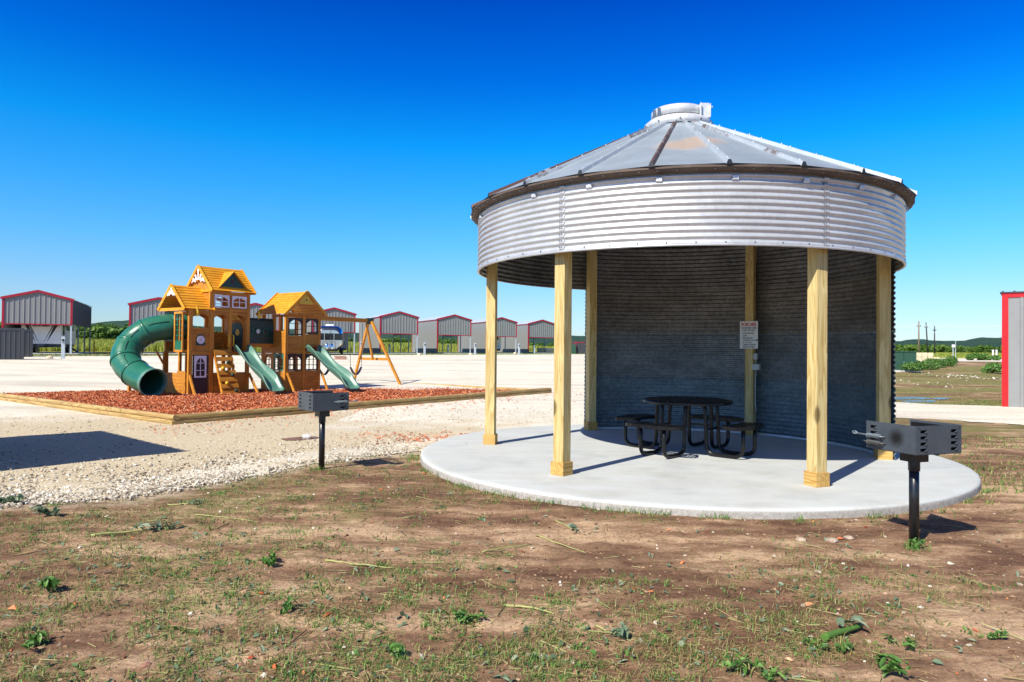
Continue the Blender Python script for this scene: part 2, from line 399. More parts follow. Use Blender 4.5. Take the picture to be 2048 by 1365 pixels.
M['clod'] = randmat('soil_clod', [(0, (.07, .034, .020)), (.4, (.17, .090, .052)), (.8, (.32, .19, .11)), (1, (.48, .33, .21))], .95)
M['stone'] = randmat('limestone_chip', [(0, (.22, .17, .12)), (.35, (.42, .35, .26)), (.75, (.58, .52, .42)), (1, (.76, .73, .66))])
M['blade'] = randmat('grass_blade', [(0, (.05, .14, .03)), (.4, (.11, .25, .05)), (.7, (.20, .34, .075)), (.9, (.36, .40, .12)), (1, (.50, .46, .20))], .6, .3)
M['dryblade'] = randmat('dry_grass_blade', [(0, (.22, .17, .07)), (.5, (.35, .27, .12)), (.8, (.20, .20, .06)), (1, (.45, .38, .20))], .75, .2)
M['weedleaf'] = randmat('weed_leaf', [(0, (.05, .13, .03)), (.5, (.11, .25, .045)), (.85, (.19, .34, .075)), (1, (.28, .34, .17))], .55, .3)
M['greyleaf'] = randmat('wilted_leaf', [(0, (.07, .13, .07)), (.5, (.15, .22, .13)), (1, (.30, .34, .24))], .7, .2)
M['stalk'] = simple('yellow_green_stalk', (.34, .33, .12), .6, 0, .2, 12)
M['straw'] = randmat('straw', [(0, (.16, .11, .05)), (.4, (.30, .22, .11)), (.7, (.22, .24, .08)), (1, (.42, .36, .18))], .75)
M['field'] = randmat('field_grass', [(0, (.24, .32, .05)), (.5, (.38, .43, .07)), (1, (.52, .50, .13))], .7, .45)
M['tree'] = randmat('brush_leaf', [(0, (.035, .085, .016)), (.35, (.075, .16, .026)), (.7, (.14, .25, .042)), (1, (.23, .33, .08))], .6, .3)
M['bark'] = simple('bark', (.12, .09, .065), .9, 0, .3, 5)
def hillmat():
    t = NT('wooded_hill'); c = t.ramp(t.noise(.035, 10, .75), [(.35, (.030, .070, .055)), (.5, (.045, .095, .065)), (.68, (.075, .13, .075))])  # distance haze put into the greens as a bluish tint
    t.color(c).set(.95, 0, .1).bump(t.noise(.05, 8, .75), .9, 12); return t.m
M['hill'] = hillmat()
M['gplastic'] = simple('green_plastic', (.020, .145, .090), .30, 0, .10, 2.5, spec=.5, dirt=((.05, .16, .12), .35))
M['slide'] = simple('pale_green_plastic', (.09, .22, .165), .36, 0, .1, 3, spec=.5)
M['dgreen'] = simple('dark_green_plastic', (.008, .045, .035), .45, 0, .1, 4)
M['white'] = simple('white_trim', (.80, .78, .82), .5, 0, .05)
M['yellow'] = simple('yellow_plastic', (.75, .48, .02), .4, 0, .08)
M['black'] = simple('black_coated_steel', (.006, .006, .007), .30, 0, .2, 12, spec=.35)
M['blackpost'] = simple('black_enamel_post', (.010, .011, .014), .32, 0, .25, 10, spec=.5, dirt=((.05, .045, .04), .35))
def grillmat():
    t = NT('grey_black_grill_enamel')
    c = t.mix(1.0, (.055, .066, .080), t.ramp(t.noise(9, 8, .6), [(.3, .85), (.7, 1.15)]), 'MULTIPLY')
    v = t.n.new('ShaderNodeVectorMath'); v.operation = 'DISTANCE'; t.l.new(t.tc.outputs['Object'], v.inputs[0]); v.inputs[1].default_value = (-.26*K, -.05*K, .965*K)
    soot = t.ramp(t.math('ADD', v.outputs['Value'], t.math('MULTIPLY', t.noise(30, 5, .6), .03)), [(.04, .95), (.10, 0.0)])
    c = t.mix(soot, c, (.004, .004, .004))
    t.color(c).set(.42, 0, .5).bump(t.noise(120, 3), .05, .003); return t.m
M['grill'] = grillmat()
M['grillplain'] = simple('grey_black_enamel', (.045, .052, .062), .42, 0, .15, 9)
M['steel'] = simple('bare_steel', (.30, .30, .30), .35, .8)
M['red'] = simple('crimson_trim', (.36, .006, .028), .45, 0, .06)
M['brightred'] = simple('bright_red_trim', (.58, .006, .010), .4, 0, .04)
M['panel'] = simple('grey_steel_panel', (.245, .25, .25), .45, .1, .05, 2)
M['panel_dark'] = simple('charcoal_steel_panel', (.055, .058, .068), .5, .1, .08, 2)
M['roofpanel'] = simple('galvalume_roof_sheet', (.74, .76, .78), .35, .3, .05, 1)
M['framesteel'] = simple('square_tube_steel', (.52, .58, .62), .45, .3, .08)
M['framedark'] = simple('shaded_tube_steel', (.20, .24, .27), .45, .3, .08)
M['rvwhite'] = simple('rv_white_gelcoat', (.82, .80, .76), .35, 0, .05, 1)
M['rvdark'] = simple('rv_dark_trim', (.02, .022, .028), .4, 0, .1)
M['glass'] = simple('dark_window_glass', (.010, .013, .018), .06, 0, .0, 1)
M['polish'] = simple('polished_aluminium', (.78, .80, .83), .16, 1.0, .04, 1.5)
M['sign'] = simple('sign_white', (.78, .80, .80), .5, 0, .03)
M['signred'] = simple('sign_red', (.55, .008, .015), .5, 0, .02)
M['signblack'] = simple('sign_black', (.02, .02, .02), .5, 0, .02)
M['elec'] = simple('grey_pvc', (.42, .44, .46), .45, 0, .06)
M['transformer'] = simple('utility_green_paint', (.030, .085, .055), .4, 0, .08)
M['blocks'] = simple('pale_stone_block', (.66, .55, .38), .9, 0, .2, 1.5, .4, 6)
M['polewood'] = simple('weathered_pole', (.22, .15, .10), .85, 0, .2, 3)
M['poledark'] = simple('creosote_pole', (.03, .028, .03), .8, 0, .2, 3)
M['water'] = simple('puddle_water', (.16, .15, .10), .22, 0, .4, 2.5, bump=.8, bscale=2.5, spec=.35)
M['mud'] = simple('wet_mud', (.25, .13, .06), .25, 0, .3, 3)
M['bollard'] = simple('yellow_bollard_paint', (.78, .52, .01), .45, 0, .05)
M['paper'] = simple('litter_white', (.80, .80, .82), .5, 0, .03)
M['brick'] = simple('reddish_brick', (.30, .14, .10), .85, 0, .25, 8)
M['swing'] = simple('navy_rubber', (.012, .012, .035), .4, 0, .1)
M['rope'] = simple('rope_grey', (.10, .10, .10), .7)

# ------------------------------------------------------------------ ground, gravel, pad
PC = (2.64, 11.22); PADR = 4.065
def struct(o, kind='structure'): o['kind'] = kind; return o
def fbm(x, y, s, o=4): return mnoise.fractal((x*s, y*s, 3.1), 1.0, 2.0, o)
# near and far rim of the gravel lot / access road as distance for a bearing (bearing measured from +Y, clockwise)
def rim(pts): 
    a = []
    for px, py in pts:
        x, y, _ = gp(px, py); a.append((math.atan2(x, y), math.hypot(x, y)))
    return a
NEAR = rim([(0, 1012), (120, 1004), (260, 994), (400, 972), (520, 950), (620, 930), (760, 912), (838, 903)])
NEAR = [(-1.35, 5.2), (-1.0, 5.6)]+NEAR
NEAR += [(thy(1000), 13.6), (thy(1162), 15.9), (thy(1400), 17.5)]+rim([(1787, 836), (1900, 841), (2048, 851)])+[(.85, 16.0), (1.2, 16.0)]
def lot_far(th):
    # far rim is a straight line running parallel to the row of covers
    x0, y0 = -33.0, 52.0; dx, dy = .646, .763
    s, c = math.sin(th), math.cos(th)
    t = (x0*c-y0*s)/(dy*s-dx*c); X = x0+dx*t; Y = y0+dy*t
    return math.hypot(X, Y)
FAR_R = rim([(1787, 806), (1900, 811), (2048, 815)])
na = np.array(NEAR)
def r_near(th): return float(np.interp(th, na[:, 0], na[:, 1]))*(1+.010*fbm(th*30, .3, 1.0)+.006*fbm(th*140, 1.3, 1.0))
thA = thy(1170); thB = thy(1700)
def r_far(th):
    if th <= thA: r = lot_far(th)
    elif th >= thB: r = float(np.interp(th, [a for a, _ in FAR_R], [b for _, b in FAR_R]))
    else:
        f = (th-thA)/(thB-thA); r = (1-f)**2*(lot_far(thA)-24)+24+.3
    return r*(1+.004*fbm(th*60, 7.3, 1.0))
def in_lot(x, y):
    th = math.atan2(x, y); r = math.hypot(x, y)
    return -1.2 < th < 1.1 and r_near(th) < r < r_far(th)
dense = np.arange(-44, 44.01, .25); coarse = np.concatenate([np.arange(48, 312, 6.0)])
ths = np.radians(np.concatenate([dense, coarse]))
rs = [1.0]
while rs[-1] < 12: rs.append(rs[-1]*1.011)
while rs[-1] < 60: rs.append(rs[-1]*1.03)
while rs[-1] < 3600: rs.append(rs[-1]*1.09)
rs = np.array(rs); nt, nr = len(ths), len(rs)
T_, R_ = np.meshgrid(ths, rs, indexing='ij'); X = R_*np.sin(T_); Y = R_*np.cos(T_); Z = tz(X, Y)
veg = np.zeros_like(Z); far = np.clip((R_-70)/25, 0, 1)
rn = np.array([r_near(t) if -1.2 < t < 1.1 else 1e9 for t in ths]); rf_ = np.array([r_far(t) if -1.2 < t < 1.1 else 0 for t in ths])
for i in range(nt):
    for j in range(nr):
        r = R_[i, j]
        if r > 60: continue
        x, y = X[i, j], Y[i, j]
        if r < 16:
            d_pad = math.hypot(x-PC[0], y-PC[1])-PADR
            k = min(1, max(0, (rn[i]-r)/.6)) if rn[i] < 1e8 else 1
            k = min(k, min(1, max(0.0, d_pad/.35+.25)))
            Z[i, j] += k*(.030*fbm(x, y, .9, 3)+.016*fbm(x, y, 4.5, 4))-.006*(1-k)
        # how weedy: left foreground and the verge beyond the road are greener
        v = .18+.35*fbm(x, y, .35, 3)
        if r < 14: v += .25*max(0, min(1, (-x+.5)/3)) - .18*max(0, (x-1)/4)
        if r > 17 and x > 0: v += .52+.5*fbm(x*.5, y, .30, 3)
        if x < 0 and r > 40: v += .7
        veg[i, j] = max(0, min(1, v))
# the sheets on top need the ground to sit a little lower
for i in range(nt):
    msk = (R_[i] > rn[i]+.25) & (R_[i] < rf_[i]-.4); Z[i][msk] -= .03
V = np.stack([X, Y, Z], -1).reshape(-1, 3)
I, J = np.meshgrid(np.arange(nt), np.arange(nr-1), indexing='ij'); I2 = (I+1) % nt
Fq = np.stack([I*nr+J, I*nr+J+1, I2*nr+J+1, I2*nr+J], -1).reshape(-1, 4)
ground = np_mesh('ground', V, Fq, M['dirt'], True); struct(ground)
sand = np.exp(-np.clip(rn[:, None]-R_, 0, 99)/.42)*(R_ < 16)*(X < 1.0)
for nm, arr in (('veg', veg), ('far', far), ('sand', sand)):
    at_ = ground.data.attributes.new(nm, 'FLOAT', 'POINT'); at_.data.foreach_set('value', arr.reshape(-1).astype(np.float32))
# small cap under the camera
b = MB(); b.lathe([(0.0, -.1), (1.02, -.1)], n=48, flip=True); struct(build('ground', b, M['dirt']))

# gravel lot
gth = np.radians(np.arange(-66, 60, .3)); nk = 150
GV = []; clay = []
for th in gth:
    a, c_ = r_near(th), r_far(th)
    for k in range(nk):
        f = k/(nk-1); r = a*(c_/a)**f; x, y = r*math.sin(th), r*math.cos(th)
        z = float(tz(x, y))+.012*min(1, (r-a)/.25)+.004
        if r < 30: z += .010*fbm(x, y, .8, 3)*min(1, (r-a)/.5)
        z += .014*math.exp(-((r-a-.7)/.5)**2)*max(0, 1+fbm(x, y, 1.1, 2)) if x < 1 else 0
        GV.append((x, y, z))
        cl = 1-min(1, max(0, (r-(16.5 if x < -4 else 13.5))/6)) if x < 1.5 else .0
        cl *= .55+.45*min(1, max(.0, (r-a-.9)/.8)); clay.append(cl*(1.0 if x < -4 else .8))
GV = np.array(GV); ng = len(gth); I, J = np.meshgrid(np.arange(ng-1), np.arange(nk-1), indexing='ij')
Fq = np.stack([I*nk+J, I*nk+J+1, (I+1)*nk+J+1, (I+1)*nk+J], -1).reshape(-1, 4)
lot = np_mesh('gravel_lot', GV, Fq, M['gravel'], True); struct(lot)
at_ = lot.data.attributes.new('clay', 'FLOAT', 'POINT'); at_.data.foreach_set('value', np.array(clay, np.float32))

# far access road on the right
def strip(name, near, far_, mat, dz=.03, n=60):
    a = rim(near); b_ = rim(far_); t0, t1 = a[0][0], a[-1][0]; vs = []
    for i in range(n+1):
        th = t0+(t1-t0)*i/n
        ra = np.interp(th, [p[0] for p in a], [p[1] for p in a]); rb = np.interp(th, [p[0] for p in b_], [p[1] for p in b_])
        for k in range(9):
            r = ra+(rb-ra)*k/8; x, y = r*math.sin(th), r*math.cos(th); vs.append((x, y, float(tz(x, y))+dz))
    fs = [(i*9+k, i*9+k+1, (i+1)*9+k+1, (i+1)*9+k) for i in range(n) for k in range(8)]
    o = np_mesh(name, np.array(vs), np.array(fs), mat, True); struct(o); return o
road = strip('gravel_road', [(1700, 732), (1787, 732), (1820, 731), (1850, 724), (2100, 726)], [(1700, 715.5), (1787, 715.5), (1850, 715.5), (2100, 717.5)], M['gravel'], .05)
at_ = road.data.attributes.new('clay', 'FLOAT', 'POINT')
# shed row pads: pale concrete strips are built with the covers
# puddles
def puddle(name, px_poly, mat, dz):
    pts = [gp(*p) for p in px_poly]; b = MB(); b.add([(x, y, z+dz) for x, y, z in pts], [tuple(range(len(pts)))][0:1])
    b.f = [b.f[0][::-1]]; o = build(name, b, mat); return struct(o)
puddle('puddle', [(1760, 797), (1790, 795), (1822, 794.5), (1850, 796), (1868, 798), (1845, 800), (1822, 799), (1800, 801), (1760, 801)], M['water'], .012)
puddle('puddle', [(1800, 804), (1820, 801.5), (1850, 802.5), (1862, 801), (1874, 803), (1866, 806.5), (1840, 805.5), (1815, 806.5)], M['water'], .012)
puddle('puddle', [(1866, 797.2), (1880, 796.2), (1903, 797.2), (1890, 799.5), (1878, 800), (1868, 799.5)], M['water'], .012)
puddle('puddle', [(560, 881), (578, 879), (600, 877), (630, 876), (640, 878.5), (620, 881), (596, 884), (570, 884)], M['mud'], .026)

# concrete pad (irregular poured edge)
b = MB(); n = 180; rings = []
prof = [(0, 0), (.5, 0), (.86, 0), (.97, 0), (.988, -.002), (.996, -.010), (1.0, -.026), (1.0, -.07), (1.004, -.16)]
vs = []
for i in range(n):
    an = 2*math.pi*i/n; rr = PADR*(1+.0035*math.sin(3*an+1)+.0025*mnoise.noise((math.cos(an)*4, math.sin(an)*4, 0)))
    for q, (f, z) in enumerate(prof[1:]):
        jit = .012*mnoise.noise((math.cos(an)*40, math.sin(an)*40, z*30)) if q > 4 else 0
        vs.append((math.cos(an)*(rr*f+jit), math.sin(an)*(rr*f+jit), z+(.004*mnoise.noise((math.cos(an)*30, math.sin(an)*30, 1)) if q > 3 else 0)))
k = len(prof)-1; vs.append((0, 0, 0)); fs = []
for i in range(n):
    j = (i+1) % n; fs.append((n*k, i*k, j*k))
    for q in range(k-1): fs.append((i*k+q, i*k+q+1, j*k+q+1, j*k+q))
b.add(vs, fs, 0, True)
pad = build('concrete_pad', b, M['concrete'], loc=(PC[0], PC[1], 0)); struct(pad)

# ------------------------------------------------------------------ grain bin picnic shelter
RB = 3.19; Z1 = 2.83; Z2 = 3.69; PIT = .0783
shelter = thing('picnic_shelter', 'round picnic shelter made from a corrugated grain bin with cone roof and timber posts', 'picnic shelter', (PC[0], PC[1], 0))
def corr(z0, z1, r, amp=.0125, per=8, out=True):
    n = int(round((z1-z0)/PIT*per)); return [(r+amp*math.sin(2*math.pi*i/per), z0+(z1-z0)*i/n) for i in range(n+1)]
def sheet(name, z0, z1, a0, a1, r, mat, parent, n):
    pr = corr(z0, z1, r); pr_in = [(x-.004, z) for x, z in pr]
    b = MB(); b.lathe(pr, a0, a1, n); b.lathe(pr_in, a0, a1, n, flip=True)
    k = len(pr); full = abs(a1-a0) > 359
    if not full:
        na_ = n+1; o2 = na_*k
        for i_ in (0, n):
            for j in range(k-1):
                q = (i_*k+j, i_*k+j+1, o2+i_*k+j+1, o2+i_*k+j); b.f.append(list(q if i_ == 0 else q[::-1])); b.m.append(0); b.sm.append(False)
    for j in (0, k-1):
        pass
    return build(name, b, mat, parent)
band = sheet('corrugated_band', Z1, Z2+.02, 0, 360, RB, M['galv'], shelter, 200)
b = MB(); b.lathe([(x-.007, z) for x, z in corr(Z1, Z2+.02, RB)], 0, 360, 160, flip=True); build('band_shade_skin', b, M['galv_dark'], shelter)  # extra inner skin, coloured dark for the shade inside the band
# flat lips top and bottom
b = MB(); b.lathe([(RB-.014, Z1-.012), (RB+.016, Z1-.012), (RB+.016, Z1+.010), (RB-.014, Z1+.010), (RB-.014, Z1-.012)], n=160, flip=False)
build('bottom_rim', b, M['galv'], shelter)
# bolts: two vertical seams in view (and two more round the back), one row along the lower rim, each bolt head modelled
b = MB()
def bolt(b, an, z, r, s=.010, o=.012):
    c, s_ = math.cos(R(an)), math.sin(R(an)); b.cyl((c*(r-.004), s_*(r-.004), z), (c*(r+o), s_*(r+o), z), s, 6, s*.7, smooth=False)
for a_ in (230.3, 288.6, 348.0, 48.0, 108.0, 168.0):
    for i in range(11):
        z = Z1+.045+i*PIT
        for da, dz in ((-.28, .012), (.28, .012), (-.22, -.012), (.22, -.012)): bolt(b, a_+da, z+dz, RB+.005)
build('seam_bolts', b, M['bolt'], shelter)
b = MB()
for i in range(60): bolt(b, i*6+2.5, Z1+.03, RB+.006, .011, .014)
build('rim_bolts', b, M['bolt'], shelter)
# overlapping strip at the seams
b = MB()
for a_ in (230.6, 288.9):
    b = MB(); b.lathe([(p+.006, z) for p, z in corr(Z1+.01, Z2, RB)], a_-.65, a_+.65, 3); build('seam_strip', b, M['galv'], shelter)

# back wall: weathered sheet rings, sky reflection and shade painted into their tints
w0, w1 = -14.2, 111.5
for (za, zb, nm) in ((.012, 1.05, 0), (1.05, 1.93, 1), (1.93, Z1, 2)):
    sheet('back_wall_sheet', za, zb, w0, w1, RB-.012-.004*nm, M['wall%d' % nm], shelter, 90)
b = MB()
for zz in (1.05, 1.93):
    for i in range(21): 
        an = w0+4+i*6; c, s_ = math.cos(R(an)), math.sin(R(an)); b.cyl((c*(RB-.012), s_*(RB-.012), zz+.02), (c*(RB-.042), s_*(RB-.042), zz+.02), .010, 6, smooth=False)
build('wall_bolts', b, M['steel'], shelter)
b = MB(); b.lathe([(RB-.06, .002), (RB-.06, .035), (RB-.045, .04), (RB-.02, .04)], w0+.5, w1-.5, 80, flip=False)
build('bottom_angle', b, M['galv'], shelter)
# roof panels: 24 flat sheets with a raised rib over every joint
NRIB = 24; A0R = 206.6; RE, ZE, RT, ZT = 3.305, 3.735, .50, 5.12
b = MB()
for i in range(NRIB):
    a1_, a2_ = R(A0R+15*i), R(A0R+15*(i+1)); ns = 10; vs = []
    for k in range(ns+1):
        f = k/ns; r = RE+(RT-RE)*f; z = ZE+(ZT-ZE)*f
        for g_ in (0, .5, 1):
            an = a1_+(a2_-a1_)*g_; rr = r*(math.cos((a2_-a1_)/2)/math.cos(an-(a1_+a2_)/2))/math.cos((a2_-a1_)/2)*1.0
            sag = -.012*math.sin(math.pi*f)*(1 if g_ == .5 else 0)+.004*mnoise.noise((i*3.1, k*.7, g_))
            vs.append((rr*math.cos(an), rr*math.sin(an), z+sag))
    fs = []
    for k in range(ns):
        for g_ in range(2): fs.append((k*3+g_, k*3+g_+1, k*3+g_+4, k*3+g_+3))
    b.add(vs, fs, 0, False)
roof = build('roof', b, M['roof'], shelter)
# underside of the panels (hidden from the sun), shade put into its dark colour, 6 mm below
b = MB(); b.lathe([(RE-.01, ZE-.012), (RT, ZT-.012)], A0R, A0R+360, 24, smooth=False, flip=True); build('roof_shade_underside', b, M['galv_dark'], roof)
for i in range(NRIB):
    an = R(A0R+15*i); c, s_ = math.cos(an), math.sin(an); tx, ty = -s_, c; b = MB()
    rl = lambda r: ZE+(ZT-ZE)*(RE-r)/(RE-RT)
    vs = []
    rE = RE+.035
    for r in (rE, RT-.02):
        w = .038 if r > 1 else .032; h_ = .058 if r > 1 else .045; z = rl(r)
        for (t_, hz) in ((-w, .003), (-w*.4, h_), (w*.4, h_), (w, .003)):
            vs.append((c*r+tx*t_, s_*r+ty*t_, z+hz))
    b.add(vs, [(0, 1, 5, 4), (1, 2, 6, 5), (2, 3, 7, 6), (3, 0, 4, 7), (4, 5, 6, 7)]); b.add(vs[:4], [(0, 3, 2, 1)], 1)  # end caps coloured near black for the shade in the open rib
    for k in range(6):
        r = RE-.05-k*.5
        b.cyl((c*r, s_*r, rl(r)+h_*.8 if False else rl(r)+.050), (c*r, s_*r, rl(r)+.068), .009, 6, .006, smooth=False)
    build('rib', b, [M['rib_1' if i in (3, 21, 23, 0, 19) else 'rib_' + str((i % 2)*2)], M['rvdark']], roof)
# turned-down rusty eave flashing, following the 24-gon
b = MB()
outer = []; 
for i in range(NRIB):
    for g_ in (0, .5):
        an = R(A0R+15*(i+g_)); outer.append((math.cos(an), math.sin(an)))
n_ = len(outer); vs = []
for c, s_ in outer:
    vs += [(c*(RE+.006), s_*(RE+.006), ZE-.004), (c*(RE+.010), s_*(RE+.010), ZE-.035), (c*(RB+.045), s_*(RB+.045), ZE-.068), (c*(RB+.012), s_*(RB+.012), ZE-.068), (c*(RB+.012), s_*(RB+.012), ZE-.03)]
fs = []
for i in range(n_):
    j = (i+1) % n_
    for k in range(4): fs.append((i*5+k, i*5+k+1, j*5+k+1, j*5+k))
b.add(vs, fs); build('eave_flashing', b, M['flash'], shelter)
b = MB()
for i in range(NRIB*4):
    an = A0R+i*3.75+1.2; c, s_ = math.cos(R(an)), math.sin(R(an)); b.cyl((c*(RE-.04), s_*(RE-.04), ZE-.050), (c*(RE-.012), s_*(RE-.012), ZE-.055), .007, 6, smooth=False)
build('eave_bolts', b, M['steel'], shelter)
# small white clip under every rib end, riding over the top ridge of the band
b = MB()
for i in range(NRIB):
    an = R(222.2+15.4*(i)) if i < 9 else R(A0R+15*i+1)
    c, s_ = math.cos(an), math.sin(an); tx, ty = -s_, c
    def P(t, r, z): return (c*r+tx*t, s_*r+ty*t, z)
    z0 = Z2-.125
    vs = [P(-.045, RB+.014, z0), P(.045, RB+.014, z0), P(.03, RB+.034, z0+.015), P(-.03, RB+.034, z0+.015), P(-.03, RB+.034, z0+.055), P(.03, RB+.034, z0+.055), P(-.024, RB+.010, z0+.075), P(.024, RB+.010, z0+.075)]
    b = MB(); b.add(vs, [(0, 1, 2, 3), (3, 2, 5, 4), (4, 5, 7, 6), (0, 3, 4, 6), (1, 7, 5, 2)]); build('rib_clip', b, M['galv_white'], shelter)
# fill cap on top
vent = build('roof_cap', MB().lathe([(.42, ZT-.10), (.40, ZT+.03)], n=48), M['rvdark'], shelter)
b = MB(); b.lathe([(.50, ZT+.01), (.535, ZT+.01), (.535, ZT+.10), (.47, ZT+.155), (.36, ZT+.16), (.345, ZT+.20)], n=56, flip=False); build('flange', b, M['galv_white'], vent)
b = MB(); b.lathe([(.37, ZT+.20), (.425, ZT+.20), (.425, ZT+.305), (.405, ZT+.33), (0, ZT+.34)], n=56); build('lid', b, M['galv_white'], vent, label='flat white lid')
b = MB()
for an in (200, 215): 
    c, s_ = math.cos(R(an)), math.sin(R(an)); b.box(c*.44-.02, c*.44+.02, s_*.44-.02, s_*.44+.02, ZT+.13, ZT+.30)
for i in range(10):
    c, s_ = math.cos(R(i*36+8)), math.sin(R(i*36+8)); b.cyl((c*.535, s_*.535, ZT+.06), (c*.556, s_*.556, ZT+.06), .014, 6, smooth=False)
build('clamp', b, M['steel'], vent)
b = MB(); b.box(.26, .40, -.36, -.24, ZT+.12, ZT+.35); b.box(.40, .415, -.40, -.20, ZT+.12, ZT+.33); b.box(.25, .262, -.42, -.36, ZT+.12, ZT+.34); b.box(.415, .47, -.31, -.27, ZT+.30, ZT+.32)
build('latch_box', b, M['galv_white'], vent, .004)
# solid dark ring under the flange, standing in for the shade between ribs
b = MB(); b.lathe([(.49, ZT-.012), (.49, ZT+.045)], n=24, smooth=False); build('gap_shade_ring', b, M['rvdark'], vent)
# posts
for i in range(6):
    an = (49.2, 110.2, 168.4, 228.2, 290.2, 348.2)[i]; rp = (3.0, 3.03, 3.05, 2.98, 2.985, 3.05)[i]
    cx, cy = rp*math.cos(R(an)), rp*math.sin(R(an)); hw = .080
    b = MB()
    b.box(-hw, hw, -hw, hw, .0, Z2-.05)
    p = build('post', b, M['post'], shelter, .006, loc=(cx, cy, 0), rz=R(an))
    b = MB()
    t = .022; H_ = .168
    b.box(hw, hw+t, -hw-t, hw+t, 0.001, H_); b.box(-hw-t, -hw, -hw-t, hw+t, .001, H_); b.box(-hw, hw, hw, hw+t, .001, H_); b.box(-hw, hw, -hw-t, -hw, .001, H_)
    tr = build('base_trim', b, M['post_trim'], p, .003)
# sign on the far post (faces the camera side)
E_an = R(49.2); ex, ey = PC[0]+3.0*math.cos(E_an), PC[1]+3.0*math.sin(E_an)
fx, fy = -math.cos(E_an), -math.sin(E_an)            # inward, towards the table
face = math.atan2(fy, fx)+math.pi/2                   # local x runs to the right seen from the table
sg = thing('picnic_sign', 'white PICNIC AREA rules sign screwed to the post at the back of the shelter', 'sign', (ex+fx*.083+.0, ey+fy*.083, 1.92), face+R(4))
b = MB(); b.box(-.172, .172, -.010, -.002, -.262, .262); plate = build('sign_plate', b, M['sign'], sg, .002)
def text(s, size, x, z, mat, parent, align='LEFT', name='lettering', y=-.0125, sx=1.0, bold=.0, ext=.0008):
    cu = bpy.data.curves.new(name, 'FONT'); cu.body = s; cu.size = size; cu.align_x = align; cu.extrude = ext; cu.offset = bold; cu.resolution_u = 2
    o = bpy.data.objects.new('tmp', cu); col.objects.link(o)
    dg = bpy.context.evaluated_depsgraph_get(); dg.update(); me = bpy.data.meshes.new_from_object(o.evaluated_get(dg))
    bpy.data.objects.remove(o); me.transform(Matrix.Diagonal((sx, 1, 1, 1))); me.transform(Matrix.Rotation(R(90), 4, 'X')); me.transform(Matrix.Translation((x, y, z)))
    me.materials.clear(); me.materials.append(mat)
    q = bpy.data.objects.new(name, me); col.objects.link(q); q.parent = parent; return q
text('PICNIC AREA', .094, 0, .170, M['signred'], sg, 'CENTER', sx=.52, bold=.0026)
rules = [('FOR BOONES HOME', .048, 0, .118, 'CENTER'), ('GUEST USE ONLY', .048, 0, .072, 'CENTER'),
         ('1.', .040, -.155, .018, 'LEFT'), ('PLEASE KEEP AREA', .040, -.12, .018, 'LEFT'), ('CLEAN', .040, -.12, -.028, 'LEFT'),
         ('2.', .040, -.155, -.072, 'LEFT'), ('GRILLS MUST BE', .040, -.12, -.072, 'LEFT'), ('ATTENDED AT ALL TIMES', .040, -.12, -.115, 'LEFT'),
         ('3.', .040, -.155, -.160, 'LEFT'), ('PUT OUT FIRE', .040, -.12, -.160, 'LEFT'), ('COMPLETELY BEFORE', .040, -.12, -.202, 'LEFT'), ('LEAVING THE AREA', .040, -.12, -.244, 'LEFT')]
for s_, z_, x_, zz, al in rules: text(s_, z_, x_, zz, M['signblack'], sg, al, sx=.66, bold=.0006)
# conduit with two boxes beside the post
ec = thing('electrical_conduit', 'thin grey conduit with two outlet boxes running down beside the sign post', 'conduit', (ex+fx*.02, ey+fy*.02, 0), face)
b = MB(); xx = .125
b.tube([(xx+.01, -.03, .45), (xx-.012, -.02, .60), (xx-.014, -.02, 1.05), (xx, -.02, 1.25)], .0105, 8); b.cyl((xx, -.02, 1.36), (xx, -.02, 1.46), .012, 8)
build('conduit_pipe', b, M['elec'], ec)
b = MB(); b.cyl((xx, -.02, 1.56), (xx, -.02, 3.3), .008, 8); build('upper_cable', b, M['black'], ec)
b = MB(); b.box(xx-.04, xx+.035, -.07, -.005, 1.45, 1.565); build('switch_box', b, M['elec'], ec, .006)
b = MB(); b.box(xx-.055, xx+.085, -.08, -.005, 1.25, 1.365); b.box(xx+.005, xx+.075, -.092, -.08, 1.258, 1.357); build('outlet_box', b, M['elec'], ec, .006)

# ------------------------------------------------------------------ picnic table
tb = thing('picnic_table', 'round black steel mesh picnic table with four attached curved seats', 'picnic table', (2.80, 11.17, 0), R(2))
def mesh_sheet(b, inside, x0, x1, y0, y1, z, pitch=.052, w=.017, th=.010, asp=.55):
    """expanded metal: two families of slanted strips cut to the outline"""
    for sg_ in (1, -1):
        d = Vector((asp, sg_*1.0, 0)).normalized(); nrm = Vector((-d.y, d.x, 0)); c0 = Vector(((x0+x1)/2, (y0+y1)/2, 0)); L = math.hypot(x1-x0, y1-y0)/2
        k = int(L/pitch)+1
        for i in range(-k, k+1):
            o = c0+nrm*i*pitch; n = 44; cur = None; prev = None
            for j in range(n+1):
                p = o+d*(-L+2*L*j/n); ins = inside(p.x, p.y)
                if ins and cur is None: cur = p
                if (not ins or j == n) and cur is not None:
                    e = prev if not ins else p
                    if (e-cur).length > .02: b.beam((cur.x, cur.y, z), (e.x, e.y, z), w, th)
                    cur = None
                prev = p
RTOP = .70; ZTOP = .83
b = MB(); mesh_sheet(b, lambda x, y: x*x+y*y < (RTOP-.01)**2, -RTOP, RTOP, -RTOP, RTOP, ZTOP-.008)
b.lathe([(RTOP-.012, ZTOP-.055), (RTOP, ZTOP-.050), (RTOP+.004, ZTOP-.028), (RTOP, ZTOP-.004), (RTOP-.03, ZTOP+.002), (RTOP-.05, ZTOP-.002), (RTOP-.05, ZTOP-.012), (RTOP-.012, ZTOP-.02), (RTOP-.012, ZTOP-.055)], n=64)
build('table_top', b, M['black'], tb)
